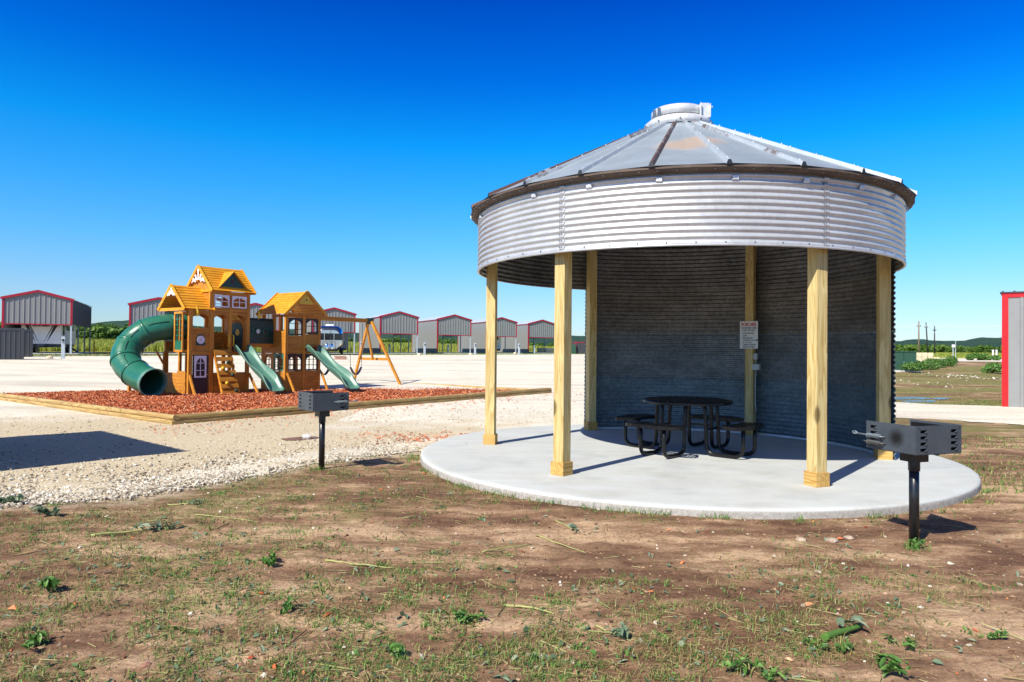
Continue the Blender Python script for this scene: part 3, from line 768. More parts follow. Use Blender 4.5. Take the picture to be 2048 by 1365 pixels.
RI, RO = .80, 1.16; HA = 26; ZS = .50
for q in range(4):
    ca = 45+90*q; b = MB()
    def ins(x, y):
        r = math.hypot(x, y); a_ = abs((math.degrees(math.atan2(y, x))-ca+180) % 360-180); e = (HA-a_)*math.pi/180*r
        return RI+.012 < r < RO-.012 and e > .012 and not (e < .09 and (r-RI < .09-e or RO-r < .09-e))
    c_ = (math.cos(R(ca))*.98, math.sin(R(ca))*.98)
    mesh_sheet(b, ins, c_[0]-.5, c_[0]+.5, c_[1]-.5, c_[1]+.5, ZS-.008)
    # rim tube with rounded corners
    pts = []; rc = .08
    for k in range(9): an = R(ca-HA+5+(2*HA-10)*k/8); pts.append((math.cos(an)*RO, math.sin(an)*RO, 0))
    for k in range(1, 4): an = R(ca+HA-5+5*math.sin(R(k*22.5+10))); r_ = RO-rc*(1-math.cos(R(k*22.5+10))); pts.append((math.cos(an)*r_, math.sin(an)*r_, 0))
    for k in range(3, 0, -1): an = R(ca+HA-5+5*math.sin(R(k*22.5+10))); r_ = RI+rc*(1-math.cos(R(k*22.5+10))); pts.append((math.cos(an)*r_, math.sin(an)*r_, 0))
    for k in range(8, -1, -1): an = R(ca-HA+6+(2*HA-12)*k/8); pts.append((math.cos(an)*RI, math.sin(an)*RI, 0))
    for k in range(1, 4): an = R(ca-HA+5-5*math.sin(R(k*22.5+10))); r_ = RI+rc*(1-math.cos(R(k*22.5+10))); pts.append((math.cos(an)*r_, math.sin(an)*r_, 0))
    for k in range(3, 0, -1): an = R(ca-HA+5-5*math.sin(R(k*22.5+10))); r_ = RO-rc*(1-math.cos(R(k*22.5+10))); pts.append((math.cos(an)*r_, math.sin(an)*r_, 0))
    n_ = len(pts); vs = []
    for (x, y, _) in pts: vs += [(x, y, ZS), (x, y, ZS-.05)]
    cx_, cy_ = c_
    for (x, y, _) in pts:
        d = Vector((x-cx_, y-cy_, 0)).normalized()*.028; vs += [(x-d.x, y-d.y, ZS+.001), (x-d.x, y-d.y, ZS-.05)]
    fs = []
    for i in range(n_):
        j = (i+1) % n_; fs += [(2*i, 2*j, 2*j+1, 2*i+1), (2*n_+2*i, 2*n_+2*j, 2*j, 2*i), (2*n_+2*j, 2*n_+2*i, 2*n_+2*i+1, 2*n_+2*j+1)]
    b.add(vs, fs, 0, False)
    build('seat', b, M['black'], tb)
    # two bent tubes per seat: under the top, down, along the ground, up to the seat
    for sd in (-1, 1):
        b = MB(); dr = Vector((math.cos(R(ca)), math.sin(R(ca)), 0)); tn = Vector((-dr.y, dr.x, 0))*sd*.20
        prof = [(.14, ZTOP-.05), (.34, ZTOP-.05), (.40, ZTOP-.075), (.425, ZTOP-.13), (.44, .20), (.455, .11), (.50, .055), (.57, .032), (.90, .032), (.985, .06), (1.025, .12), (1.03, .22), (1.03, ZS-.03)]
        # smooth the bends
        P = [Vector((r, 0, z)) for r, z in prof]; Q = [P[0]]
        for i in range(1, len(P)-1):
            Q += [P[i-1].lerp(P[i], .75), P[i].lerp(P[i+1], .25)]
        Q.append(P[-1])
        b.tube([dr*p.x+tn+Vector((0, 0, p.z)) for p in Q], .030, 12)
        build('leg', b, M['black'], tb)
    b = MB(); dr = Vector((math.cos(R(ca)), math.sin(R(ca)), 0)); tn = Vector((-dr.y, dr.x, 0))
    b.beam(dr*.435-tn*.21+Vector((0, 0, .40)), dr*.435+tn*.21+Vector((0, 0, .40)), .03, .03); b.beam(dr*1.03-tn*.24+Vector((0, 0, ZS-.04)), dr*1.03+tn*.24+Vector((0, 0, ZS-.04)), .04, .03)
    build('brace', b, M['black'], tb)

# ------------------------------------------------------------------ park grills
def grill(label, x, y, rz, flip, zg):
    """firebox local frame: closed louvred panel on the -y side, open at +y, side panels at +-x (the sooty side is -x)"""
    g = thing('park_grill', label, 'grill', (x, y, zg), rz, 'pedestal grills beside the shelter')
    b = MB(); b.cyl((0, 0, 0), (0, 0, .80), .041, 20); build('post', b, M['blackpost'], g)
    b = MB(); b.box(-.085, .085, -.075, .075, .745, .835); b.cyl((0, 0, .66), (0, 0, .75), .048, 20); build('collar', b, M['blackpost'], g, .004)
    z0, z1 = .845, 1.085; W, D = .26, .24; t = .005
    def plate(b, p0, p1, louv, rnd):
        """vertical plate p0->p1 with real slots; louv = list of (u0,u1) columns"""
        p0 = Vector((*p0, 0)); p1 = Vector((*p1, 0)); L = (p1-p0).length; d = (p1-p0)/L; nrm = Vector((d.y, -d.x, 0))
        us = sorted({0.0, L, *[u for c in louv for u in c]}); H_ = z1-z0; rows = [(z0+H_*(.10+.215*k), z0+H_*(.10+.215*k)+.026) for k in range(4)]
        zs = sorted({z0, z1, *[z for r in rows for z in r]})
        for i in range(len(us)-1):
            for j in range(len(zs)-1):
                um, zm = (us[i]+us[i+1])/2, (zs[j]+zs[j+1])/2
                hole = any(c[0] < um < c[1] for c in louv) and any(r[0] < zm < r[1] for r in rows)
                if hole: continue
                zt = zs[j+1]; vs = []
                a_, c_ = p0+d*us[i], p0+d*us[i+1]
                for q in (0, 1):
                    o = nrm*(t*q)
                    vs += [a_+o+Vector((0, 0, zs[j])), c_+o+Vector((0, 0, zs[j])), c_+o+Vector((0, 0, zt)), a_+o+Vector((0, 0, zt))]
                if rnd and j == len(zs)-2 and i == len(us)-2:
                    for q in (2, 6): vs[q] = vs[q]+Vector((0, 0, -.0))-d*.0
                b.add(vs, [(3, 2, 1, 0), (4, 5, 6, 7), (0, 1, 5, 4), (1, 2, 6, 5), (2, 3, 7, 6), (3, 0, 4, 7)])
        # punched hoods bulging outwards over every slot
        for c in louv:
            for r in rows:
                u0, u1 = c; a_, e_ = p0+d*u0, p0+d*u1
                Lc = u1-u0; m0 = p0+d*(u0+Lc*.45); o = nrm*.020
                b.add([m0+nrm*t+Vector((0, 0, r[0])), e_+nrm*t+Vector((0, 0, r[0])), e_+nrm*t+Vector((0, 0, r[1])), m0+d*Lc*.2+o+Vector((0, 0, r[0]+.006)), m0+nrm*.001+Vector((0, 0, r[0]-.002))], [(0, 1, 3), (1, 2, 3), (0, 3, 2)])
    fb = MB()
    plate(fb, (-W, -D), (W, -D), [(.045, .125), (2*W-.125, 2*W-.045)], False)
    plate(fb, (-W, D+.03), (-W, -D), [(.045, .125)], True)
    plate(fb, (W, -D), (W, D+.03), [(2*D+.03-.125, 2*D+.03-.045)], True)
    fb.box(-W, W, -D, D, z0-.006, z0)
    for sx_ in (-1, 1):
        for u in (-W+.03, W-.03): fb.cyl((u, -D-.003, z1-.02), (u, -D-.009, z1-.02), .008, 8)
    box = build('firebox', fb, M['grill'], g)
    b = MB()
    for i in range(14): b.cyl((-W+.012, -D+.03+i*.034, z1-.075), (W-.012, -D+.03+i*.034, z1-.075), .0055, 6)
    for x_ in (-W+.02, W-.02): b.beam((x_, -D+.01, z1-.083), (x_, D, z1-.083), .02, .006)
    lb = MB(); lb.box(-W+.02, W-.02, -D+.016, -D+.02, z0+.004, z1-.02)
    for s2 in (-1, 1): lb.box(s2*(W-.018)-.002, s2*(W-.018)+.002, -D+.02, D-.0, z0+.004, z1-.02)
    build('dark_slot_backing', lb, M['black'], g)  # black plates added behind the slots, standing in for the dark interior
    grt = build('cooking_grate', b, M['steel'], g)
    # coiled spring handles sticking out past the open end
    hs = flip
    for k, zc in enumerate((z1-.125, z1-.185) if hs < 0 else (z1-.125,)):
        b = MB(); x_ = hs*(W+.045); y1 = D+(.10 if k == 0 else .02); pts = [(hs*(W+.002), .06, zc), (x_, .075, zc), (x_, y1, zc+.005)]
        b.tube(pts, .0065, 8)
        cp_ = []
        for i in range(90):
            f = i/89; an = f*math.pi*2*8; cp_.append((x_+math.cos(an)*.017, .085+f*.14, zc+math.sin(an)*.017))
        b.tube(cp_, .0048, 6)
        if k == 0:
            b.tube([(x_, y1-.02, zc+.003), (x_, y1+.02, zc+.02), (x_, y1+.05, zc+.015), (x_, y1+.035, zc-.002), (x_, y1, zc)], .006, 6)
        build('spring_handle', b, M['framedark' if k == 0 else 'rope'], g)
    return g
gr1 = grill('dark pedestal grill on the dirt right of the shelter, soot stain on its side', 3.57, 6.21, math.atan2(.335, .942), -1, -.10)
gr2 = grill('pedestal grill standing on the verge in front of the wood chip bed', -2.62, 9.72, R(38)-R(90), 1, -.10)

# ------------------------------------------------------------------ playground bed: logs, red chips
CA = (-7.24, 14.97)                                   # near corner (outer foot of the logs)
tA = Vector((.580, .814, 0)).normalized(); tB = Vector((-.80, .60, 0)).normalized()
LA, LB = 15.2, 12.6
def ord_(n): return ['first', 'second', 'third', 'fourth', 'fifth', 'sixth', 'seventh', 'eighth', 'ninth'][n]
def log(p, q, zc, label, group='landscape timbers edging the wood chip bed'):
    """round-sided timber with two flattened faces, one thing each"""
    p = Vector(p); q = Vector(q); L = (q-p).length-.006; b = MB(); prof = []
    for i in range(16):
        an = 2*math.pi*(i+.5)/16; y = .066*math.cos(an)*1.1; z = max(-.054, min(.054, .066*math.sin(an))); prof.append((y, z))
    seg = 14; vs = []
    for k in range(seg+1):
        x = L*k/seg; w = .004*mnoise.noise((p.x*3+x*2, p.y, zc*5)); s_ = 1-(.05 if k in (0, seg) else 0)
        vs += [(x, y*s_+w, z*s_) for y, z in prof]
    fs = [(k*16+i, (k+1)*16+i, (k+1)*16+(i+1) % 16, k*16+(i+1) % 16) for k in range(seg) for i in range(16)]
    fs += [tuple(range(16)), tuple(range(seg*16, seg*16+16))[::-1]]
    fs = [f[::-1] for f in fs]
    b.add(vs, fs, 0, False)
    o = build('landscape_timber', b, M['timber'], loc=(p.x, p.y, zc), rz=math.atan2((q-p).y, (q-p).x))
    o.rotation_euler[0] = RNG.uniform(-.06, .06)
    tag(o, label, 'landscape timber', group); return o
for (dr, Ltot, sname, lens) in ((tA, LA, 'edge running right', 3.05), (tB, LB, 'edge running left', 2.95)):
    n_ = int(math.ceil(Ltot/lens))
    for row, zc in ((0, -.045), (1, .062)):
        off = 0 if row == 0 else (.55 if dr is tB else .0)
        x = 0.0; i = 0
        while x < Ltot-.3:
            e = min(Ltot, x+lens-(off if i == 0 else 0)); nrm = Vector((-dr.y, dr.x, 0)) if dr is tA else Vector((dr.y, -dr.x, 0))
            inw = nrm*(.07+.012*row)
            st = x if not (row == 0 and i == 0) else .0
            if dr is tB and i == 0: st = .14 if row == 0 else -.0
            if dr is tA and i == 0: st = .0 if row == 0 else .15
            P = Vector((*CA, 0))+dr*st+inw; Q = Vector((*CA, 0))+dr*e+inw
            log(P, Q, zc, '%s timber from the near corner, %s row, %s' % (ord_(i), 'upper' if row else 'lower', sname))
            x = e; i += 1
# far edges, mostly hidden by the chips
FC = Vector((*CA, 0))+tA*LA; FB = Vector((*CA, 0))+tB*LB
log(Vector(FC)+tB*.05, Vector(FC)+tB*6.2, -.02, 'low timber on the right end of the chip bed, nearer half')
log(Vector(FC)+tB*6.2, Vector(FC)+tB*LB, -.02, 'low timber on the right end of the chip bed, farther half')
# chip surface
def chip_z(u, v):
    """u along tA, v along tB"""
    e = min(u, v, LA-u, LB-v); x = CA[0]+tA.x*u+tB.x*v; y = CA[1]+tA.y*u+tB.y*v
    base = .070-.012*u-.006*v if True else 0
    base = max(base, -.065)
    return base-.03*math.exp(-e/.25)+.018*fbm(x, y, .9, 4)+.012*fbm(x, y, 5, 2)
nu, nv = 150, 125; vs = []
for i in range(nu+1):
    for j in range(nv+1):
        u = .10+(LA-.14)*i/nu; v = .10+(LB-.14)*j/nv; vs.append((CA[0]+tA.x*u+tB.x*v, CA[1]+tA.y*u+tB.y*v, chip_z(u, v)))
I, J = np.meshgrid(np.arange(nu), np.arange(nv), indexing='ij')
Fq = np.stack([I*(nv+1)+J, (I+1)*(nv+1)+J, (I+1)*(nv+1)+J+1, I*(nv+1)+J+1], -1).reshape(-1, 4)
struct(np_mesh('mulch_bed', np.array(vs), Fq, M['mulch'], True))
# individual chips
def chips(name, pts, smin, smax, mat, flat=.35, aspect=3.2, thick=.25, seed=1, kind='stuff'):
    """small tilted splinters (6-sided wedges) at pts (n,3)"""
    rg = np.random.default_rng(seed); n = len(pts); pts = np.asarray(pts)
    L = rg.uniform(smin, smax, n)[:, None]; W = L/aspect*rg.uniform(.6, 1.4, (n, 1)); Tk = W*thick
    yaw = rg.uniform(0, 2*np.pi, n); pit = rg.normal(0, flat, n); rol = rg.normal(0, flat, n)
    a = np.stack([np.cos(yaw)*np.cos(pit), np.sin(yaw)*np.cos(pit), np.sin(pit)], 1)
    s0 = np.stack([-np.sin(yaw), np.cos(yaw), np.zeros(n)], 1); u0 = np.cross(a, s0)
    s = s0*np.cos(rol)[:, None]+u0*np.sin(rol)[:, None]; u = np.cross(a, s)
    c = pts+np.array([0, 0, 1])*(L*.12)
    V = np.stack([c-a*L/2-s*W/2, c+a*L*.42-s*W*.4, c+a*L/2+s*W*.25, c-a*L*.45+s*W/2, c+u*Tk*1.2-a*L*.1], 1).reshape(-1, 3)
    b0 = (np.arange(n)*5)[:, None]
    F3 = np.concatenate([b0+np.array([[0, 1, 4]]), b0+np.array([[1, 2, 4]]), b0+np.array([[2, 3, 4]]), b0+np.array([[3, 0, 4]])], 0)
    o = np_mesh(name, V, F3, mat, False, 3); o['kind'] = kind; return o
rg = np.random.default_rng(3); pts = []
while len(pts) < 55000:
    u, v = rg.uniform(.12, LA-.1), rg.uniform(.12, LB-.1)
    if rg.uniform() < max(.25, 1-(u*.8+v*.5)/16): pts.append((CA[0]+tA.x*u+tB.x*v, CA[1]+tA.y*u+tB.y*v, chip_z(u, v)+.004))
chips('wood_chips', pts, .03, .10, M['chip'], .45, 3.0)
# stray chips on the gravel between the bed and the shelter
pts = []
for _ in range(900):
    u = rg.uniform(-1, LA+3); v = -abs(rg.normal(0, 1.2))-.05; x, y = CA[0]+tA.x*u+tB.x*v, CA[1]+tA.y*u+tB.y*v
    if in_lot(x, y): pts.append((x, y, float(tz(x, y))+.022))
for _ in range(500):
    x, y = rg.normal(-1.2, .9), rg.normal(13.1, .5)
    if in_lot(x, y): pts.append((x, y, float(tz(x, y))+.022))
chips('scattered_wood_chips', pts, .03, .10, M['chip'], .15, 2.6)

# ------------------------------------------------------------------ the cedar play set
AX = math.atan2(.813, .582)
ps = thing('play_set', 'cedar play set of two roofed towers with green slides, tube slide, tunnel and swing beam', 'play set', (-10.99, 23.8, 0), AX)
G0 = -.10
def pbox(name, mat, *boxes, parent=None, bevel=.006, label=None):
    b = MB()
    for bx in boxes: b.box(*bx)
    return build(name, b, mat, parent or ps, bevel, label)
def post_(x, y, z1, w=.13, z0=G0, w2=None):
    w2 = w2 or w; return pbox('post', M['cedar_v'], (x-w/2, x+w/2, y-w2/2, y+w2/2, z0, z1))
D1 = 1.52
for x, z1, w in ((.045, 2.88, .14), (.81, 3.56, .17), (1.53, 3.0, .10), (2.24, 3.56, .13)): post_(x, .0, z1, w, w2=.09)
for x, z1 in ((.045, 2.88), (.81, 3.56), (1.53, 2.9), (2.24, 3.56)): post_(x, D1, z1, .12, w2=.09)
post_(.045, .62, 2.8, .09); 
# decks
pbox('deck', M['cedar'], (.02, 2.27, .0, D1, 1.36, 1.43), label='tower deck over the door')
pbox('deck', M['cedar'], (2.30, 3.60, .26, .98, 1.62, 1.70), label='tunnel floor between the towers')
pbox('deck_fascia', M['cedar'], (.12, .73, -.055, -.03, 1.30, 1.42), (.90, 2.18, -.055, -.03, 1.30, 1.42))
def plankwall(name, x0, x1, y0, y1, z0, z1, mat='cedar', **k):
    b = MB().planks(x0, x1, y0, y1, z0, z1, .125, .010); return build(name, b, M[mat], ps, 0, **k)
# front panels (t=0)
clockwall = plankwall('wall_panel', .12, .72, -.03, .0, 1.42, 2.24)
plankwall('wall_panel', .92, 2.18, -.02, .01, -.05, .68)
plankwall('wall_panel', .12, 2.2, D1-.02, D1+.01, 1.42, 2.14)
plankwall('wall_panel', .12, 2.2, D1-.02, D1+.01, -.05, .55)
b = MB().planks(-.02, .01, .06, D1-.1, -.05, .68, .125, .010); build('wall_panel', b, M['cedar'], ps)
# curved brace-like side piece beside the door
b = MB(); b.prism([(.08, -.05), (.08, .74), (.62, .74), (.55, .62), (.36, .45), (.26, .2), (.24, -.05)], 'x', -.06, -.035); build('curved_brace', b, M['cedar'], ps)
def arch(name, x0, x1, y0, y1, zb, zt, rise, mat, n=10):
    poly = [(x0, zt), (x0, zb)]+[(x0+(x1-x0)*i/n, zb+rise*math.sin(math.pi*i/n)**.8) for i in range(1, n)]+[(x1, zb), (x1, zt)]
    b = MB(); b.prism(poly, 'y', y0, y1); return build(name, b, mat, ps)
arch('arch_header', .11, .73, -.035, -.005, 2.60, 2.84, .12, M['cedar'])
arch('arch_header', .90, 1.48, -.035, -.005, 2.60, 2.93, .12, M['cedar'])
arch('arch_header', 1.58, 2.18, -.035, -.005, 2.62, 2.93, .12, M['cedar'])
arch('arch_header', .11, .73, D1, D1+.03, 2.60, 2.84, .12, M['cedar'])
arch('arch_header', .90, 1.48, D1, D1+.03, 2.60, 2.93, .12, M['cedar'])
arch('arch_header', 1.58, 2.18, D1, D1+.03, 2.62, 2.93, .12, M['cedar'])
plankwall('wall_panel', .88, 2.30, -.03, .0, 2.88, 2.98); plankwall('wall_panel', .88, 2.30, -.03, .0, 3.42, 3.56)
b = MB().planks(.80, .83, .05, 1.5, 2.86, 3.52, .125, .010); build('wall_panel', b, M['cedar'], ps)
b = MB().planks(2.22, 2.25, .05, 1.5, 2.86, 3.52, .125, .010); build('wall_panel', b, M['cedar'], ps)
def window(x0, x1, z0, z1, y, mat, parent=ps, arched=True, cols=2, rows=2, w=.045, th=.03, name='window', axis='y', zs=None):
    """open frame with glazing bars, lying in the plane axis=y"""
    b = MB()
    def bx(u0, u1, v0, v1):
        if axis == 'y': b.box(u0, u1, y, y+th, v0, v1)
        else: b.box(y, y+th, u0, u1, v0, v1)
    bx(x0, x0+w, z0, z1); bx(x1-w, x1, z0, z1); bx(x0+w, x1-w, z0, z0+w); bx(x0+w, x1-w, z1-w, z1)
    for i in range(1, cols): u = x0+(x1-x0)*i/cols; bx(u-.011, u+.011, z0+w, z1-w)
    for j in range(1, rows): v = z0+(z1-z0)*j/rows; bx(x0+w, x1-w, v-.011, v+.011)
    if arched:
        n = 8; h_ = (z1-z0)*.22; xa, xb = x0+w, x1-w; zt = z1-w+.001
        for i in range(n):
            f0, f1 = i/n, (i+1)/n; c0 = h_*(1-math.sin(math.pi*f0)); c1 = h_*(1-math.sin(math.pi*f1))
            poly = [(xa+(xb-xa)*f0, zt), (xa+(xb-xa)*f0, zt-c0-.02), (xa+(xb-xa)*f1, zt-c1-.02), (xa+(xb-xa)*f1, zt)]
            b.prism(poly, 'y' if axis == 'y' else 'x', y+.003, y+th-.003)
    return build(name, b, mat, parent)
window(.90, 1.48, 2.985, 3.415, -.035, M['white']); window(1.59, 2.17, 2.985, 3.415, -.035, M['white'])
window(.90, 1.48, 2.985, 3.415, D1, M['white']); window(1.59, 2.17, 2.985, 3.415, D1, M['white'])
# door with white window
dr_ = plankwall('door', .14, .70, -.035, -.005, -.05, 1.34, 'brownwood')
window(.19, .62, .52, 1.27, -.06, M['white'], dr_, True, 2, 3, .055, .022)
b = MB(); b.cyl((.65, -.04, .62), (.65, -.085, .62), .018, 10); build('handle', b, M['yellow'], dr_)
# clock
b = MB(); b.prism([(.24, 1.62), (.56, 1.62), (.56, 1.86), (.50, 1.97), (.40, 2.0), (.30, 1.97), (.24, 1.86)], 'y', -.055, -.032); clk = build('clock', b, M['dgreen'], clockwall)
b = MB(); b.cyl((.40, -.055, 1.82), (.40, -.068, 1.82), .14, 28, smooth=False); build('clock_face', b, M['white'], clk)
b = MB(); b.beam((.40, -.072, 1.82), (.34, -.072, 1.76), .012, .004, up=(0, 1, 0)); b.beam((.40, -.072, 1.82), (.42, -.072, 1.90), .010, .004, up=(0, 1, 0)); build('clock_hands', b, M['signred'], clk)
# bay window on the left end
b = MB()
for z in (1.40, 2.70): b.box(-.20, -.03, .05, .60, z, z+.07)
for y in (.05, .54): b.box(-.20, -.155, y, y+.06, 1.47, 2.70)
bay = build('bay_window', b, M['cedar_v'], ps, .004)
b = MB(); b.box(-.178, -.170, .11, .54, 1.47, 1.78); 
for i in range(1, 3): y = .11+.43*i/3; b.box(-.18, -.165, y-.012, y+.012, 1.78, 2.70)
for i in range(1, 5): z = 1.78+.92*i/5; b.box(-.181, -.164, .11, .54, z-.012, z+.012)
build('lattice', b, M['gplastic'], bay)
# gable roofs of horizontal boards
def gable_roof(x0, x1, y0, y1, zr, ze, along='x', name='roof', nb=9, label=None, trim=.035):
    """ridge along 'along'; boards overlap like clapboards; returns the object"""
    b = MB(); ym = (y0+y1)/2
    for sd in (0, 1):
        ya = y0 if sd == 0 else y1
        for k in range(nb):
            f0, f1 = k/nb, (k+1)/nb+.015
            pa = (ya+(ym-ya)*f0, ze+(zr-ze)*f0+.026); pb = (ya+(ym-ya)*min(f1, 1), ze+(zr-ze)*min(f1, 1)+.004)
            sl = Vector((pb[0]-pa[0], pb[1]-pa[1])).normalized(); nr_ = Vector((-sl.y, sl.x)) if sd == 0 else Vector((sl.y, -sl.x))
            if nr_.y < 0: nr_ = -nr_
            q = [pa, pb, (pb[0]-nr_.x*.016, pb[1]-nr_.y*.016), (pa[0]-nr_.x*.018, pa[1]-nr_.y*.018)]
            if along == 'x': b.prism(q, 'x', x0, x1)
            else: b.prism(q, 'y', x0, x1)
    o = build(name, b, M['roofwood'], ps, 0, label)
    for xe in (x0, x1):
        for ya in (y0, y1):
            b = MB()
            P = (xe, ya, ze-.01) if along == 'x' else (ya, xe, ze-.01); Q = (xe, ym, zr+.0) if along == 'x' else (ym, xe, zr+.0)
            b.beam(P, Q, trim, .11, up=(0, 0, 1)); build('barge_board', b, M['roofwood'], o)
    return o
def gable_fill(axis, pos, y0, y1, zb, zr, mat, th=.02, parent=ps, name='gable_panel', f=1.0):
    ym = (y0+y1)/2; b = MB(); b.prism([(y0+(ym-y0)*(1-f), zb), (y1-(y1-ym)*(1-f), zb), (ym, zb+(zr-zb)*f)], axis, pos, pos+th); return build(name, b, mat, parent)
def sunburst(pos, yc, zb, h_, w_, mat, parent, axis='x', rays=5, th=.02):
    """arched bottom rail with rays fanning upwards"""
    b = MB(); n = 12; pr = []
    for i in range(n+1):
        an = math.pi*(.08+.84*i/n); pr.append((yc-math.cos(an)*w_/2, zb+math.sin(an)*h_*.28))
    for i in range(n):
        b.prism([pr[i], pr[i+1], (pr[i+1][0], pr[i+1][1]+.055), (pr[i][0], pr[i][1]+.055)], axis, pos, pos+th)
    for k in range(rays):
        an = math.pi*(.18+.64*k/(rays-1)); c, s_ = -math.cos(an), math.sin(an); L0, L1 = h_*.28, (h_*.95 if k == rays//2 else h_*.66)
        px_, pz = -s_, c; w0, w1 = .020, .048
        b.prism([(yc+c*L0*1.1-px_*w0, zb+s_*L0-pz*w0), (yc+c*L1*1.0-px_*w1, zb+s_*L1-pz*w1), (yc+c*L1+px_*w1, zb+s_*L1+pz*w1), (yc+c*L0*1.1+px_*w0, zb+s_*L0+pz*w0)], axis, pos+.002, pos+th-.002)
    return build('sunburst', b, mat, parent)
rA = gable_roof(-.22, .86, -.10, D1+.12, 3.70, 2.86, label='lower left tower roof')
sunburst(-.235, .76, 3.28, .38, .52, M['white'], rA)
b = MB(); b.beam((-.20, -.06, 2.86), (-.20, D1+.08, 2.86), .03, .10); build('tie_board', b, M['roofwood'], rA)
rB = gable_roof(.74, 2.46, -.14, D1+.14, 4.46, 3.55, nb=10, label='tall left tower roof')
sunburst(.735, .76, 3.80, .60, .84, M['white'], rB)
gable_fill('x', .84, .05, D1-.05, 3.55, 4.30, M['cedar'], parent=rB)
b = MB(); b.beam((.765, -.10, 3.56), (.765, D1+.1, 3.56), .03, .10); b.beam((2.43, -.10, 3.56), (2.43, D1+.1, 3.56), .03, .10); build('tie_board', b, M['roofwood'], rB)
# dormer: green triangle with little roof boards
b = MB(); xc = 1.63
zf0, zf1 = 3.70, 4.24; yf = .02
b.prism([(xc-.50, zf0), (xc+.50, zf0), (xc, zf1)], 'y', yf, yf+.02); dm = build('dormer', b, M['dgreen'], rB)
b = MB()
for sd in (-1, 1):
    p0 = (xc+sd*.62, -.06, zf0-.05); p1 = (xc, -.06, zf1+.06); q0 = (xc+sd*.55, .22, zf0-.02); q1 = (xc, .62, zf1+.05)
    vs = [p0, p1, q1, q0]+[(p[0], p[1], p[2]-.03) for p in (p0, p1, q1, q0)]
    fs = [(0, 1, 2, 3), (7, 6, 5, 4), (0, 4, 5, 1), (1, 5, 6, 2), (2, 6, 7, 3), (3, 7, 4, 0)]
    b.add(vs, fs if sd < 0 else [f[::-1] for f in fs])
build('dormer_roof', b, M['roofwood'], rB)
b = MB(); b.box(xc-.07, xc+.07, yf-.012, yf, 3.86, 4.0); build('dormer_cross', b, M['brownwood'], rB)
# flags
for (fx_, fz) in ((.20, 2.62), (2.62, 2.62)):
    b = MB(); b.cyl((fx_, -.10, fz-.02), (fx_, -.10, fz+.36), .010, 6); b.add([(fx_+.012, -.10, fz+.34), (fx_+.012, -.10, fz+.02), (fx_+.13, -.10, fz+.05), (fx_+.05, -.13, fz+.2), (fx_+.01, -.106, fz+.34), (fx_+.012, -.106, fz+.02), (fx_+.13, -.106, fz+.05), (fx_+.05, -.136, fz+.2)], [(0, 1, 2, 3), (7, 6, 5, 4), (0, 3, 7, 4), (1, 5, 6, 2), (2, 6, 7, 3)])
    build('flag', b, M['yellow'], ps)
# arched porthole door between tower and tunnel with yellow sunburst above
b = MB(); b.box(2.19, 2.215, .10, 1.40, 1.43, 2.86); pw = build('wall_panel', b, M['cedar'], ps)
b = MB(); b.prism([(.22, 1.50), (.95, 1.50), (.95, 2.25), (.85, 2.42), (.58, 2.5), (.32, 2.42), (.22, 2.25)], 'x', 2.165, 2.186); build('arch_panel', b, M['dgreen'], pw)
b = MB(); b.cyl((2.162, .50, 2.12), (2.15, .50, 2.12), .12, 20, smooth=False); build('porthole', b, M['yellow'], pw)
sunburst(2.14, .58, 2.52, .34, .62, M['yellow'], pw)
# grab handles by the ladder
for hx in (1.42, 1.60):
    b = MB(); b.tube([(hx, -.05, 1.62), (hx, -.13, 1.66), (hx, -.13, 1.98), (hx, -.05, 2.02)], .022, 8); build('grab_handle', b, M['yellow'], ps)
# climbing ladder with plastic holds
ld = MB(); L0 = Vector((0, -.06, 1.40)); L1 = Vector((0, -.62, -.08))
for x in (.90, 1.50): ld.beam((x, L0.y, L0.z), (x, L1.y, L1.z), .045, .10, up=(0, -1, .4))
lad = build('ladder', ld, M['cedar_v'], ps, .004)
for k in range(7):
    f = .02+k*.158; y = L0.y+(L1.y-L0.y)*f; z = L0.z+(L1.z-L0.z)*f; d = (L1-L0).normalized()*.075
    b = MB(); o_ = Vector((0, -.05, .02)); b.beam((.86, y+o_.y, z+o_.z), (1.54, y+o_.y, z+o_.z), .15 if k else .20, .026, up=(0, -1, .4)); b.v = [v for v in b.v]
    build('rung', b, M['cedar'], lad)
for (hx, k, mt) in ((1.30, 1.5, 'dgreen'), (1.06, 2.4, 'yellow'), (1.38, 3.4, 'dgreen'), (1.10, 4.6, 'yellow'), (1.40, 5.7, 'dgreen')):
    f = .02+k*.158; y = L0.y+(L1.y-L0.y)*f-.09; z = L0.z+(L1.z-L0.z)*f+.03
    b = MB(); n = 10; b.lathe([(0.0, -.05), (.055, -.045), (.07, -.01), (.05, .03), (.03, .045), (.0, .045)], n=n, c=(0, 0)); b.v = [(hx+v[0], y-v[2]*.9, z+v[1]) for v in b.v]
    build('climbing_hold', b, M[mt], lad)
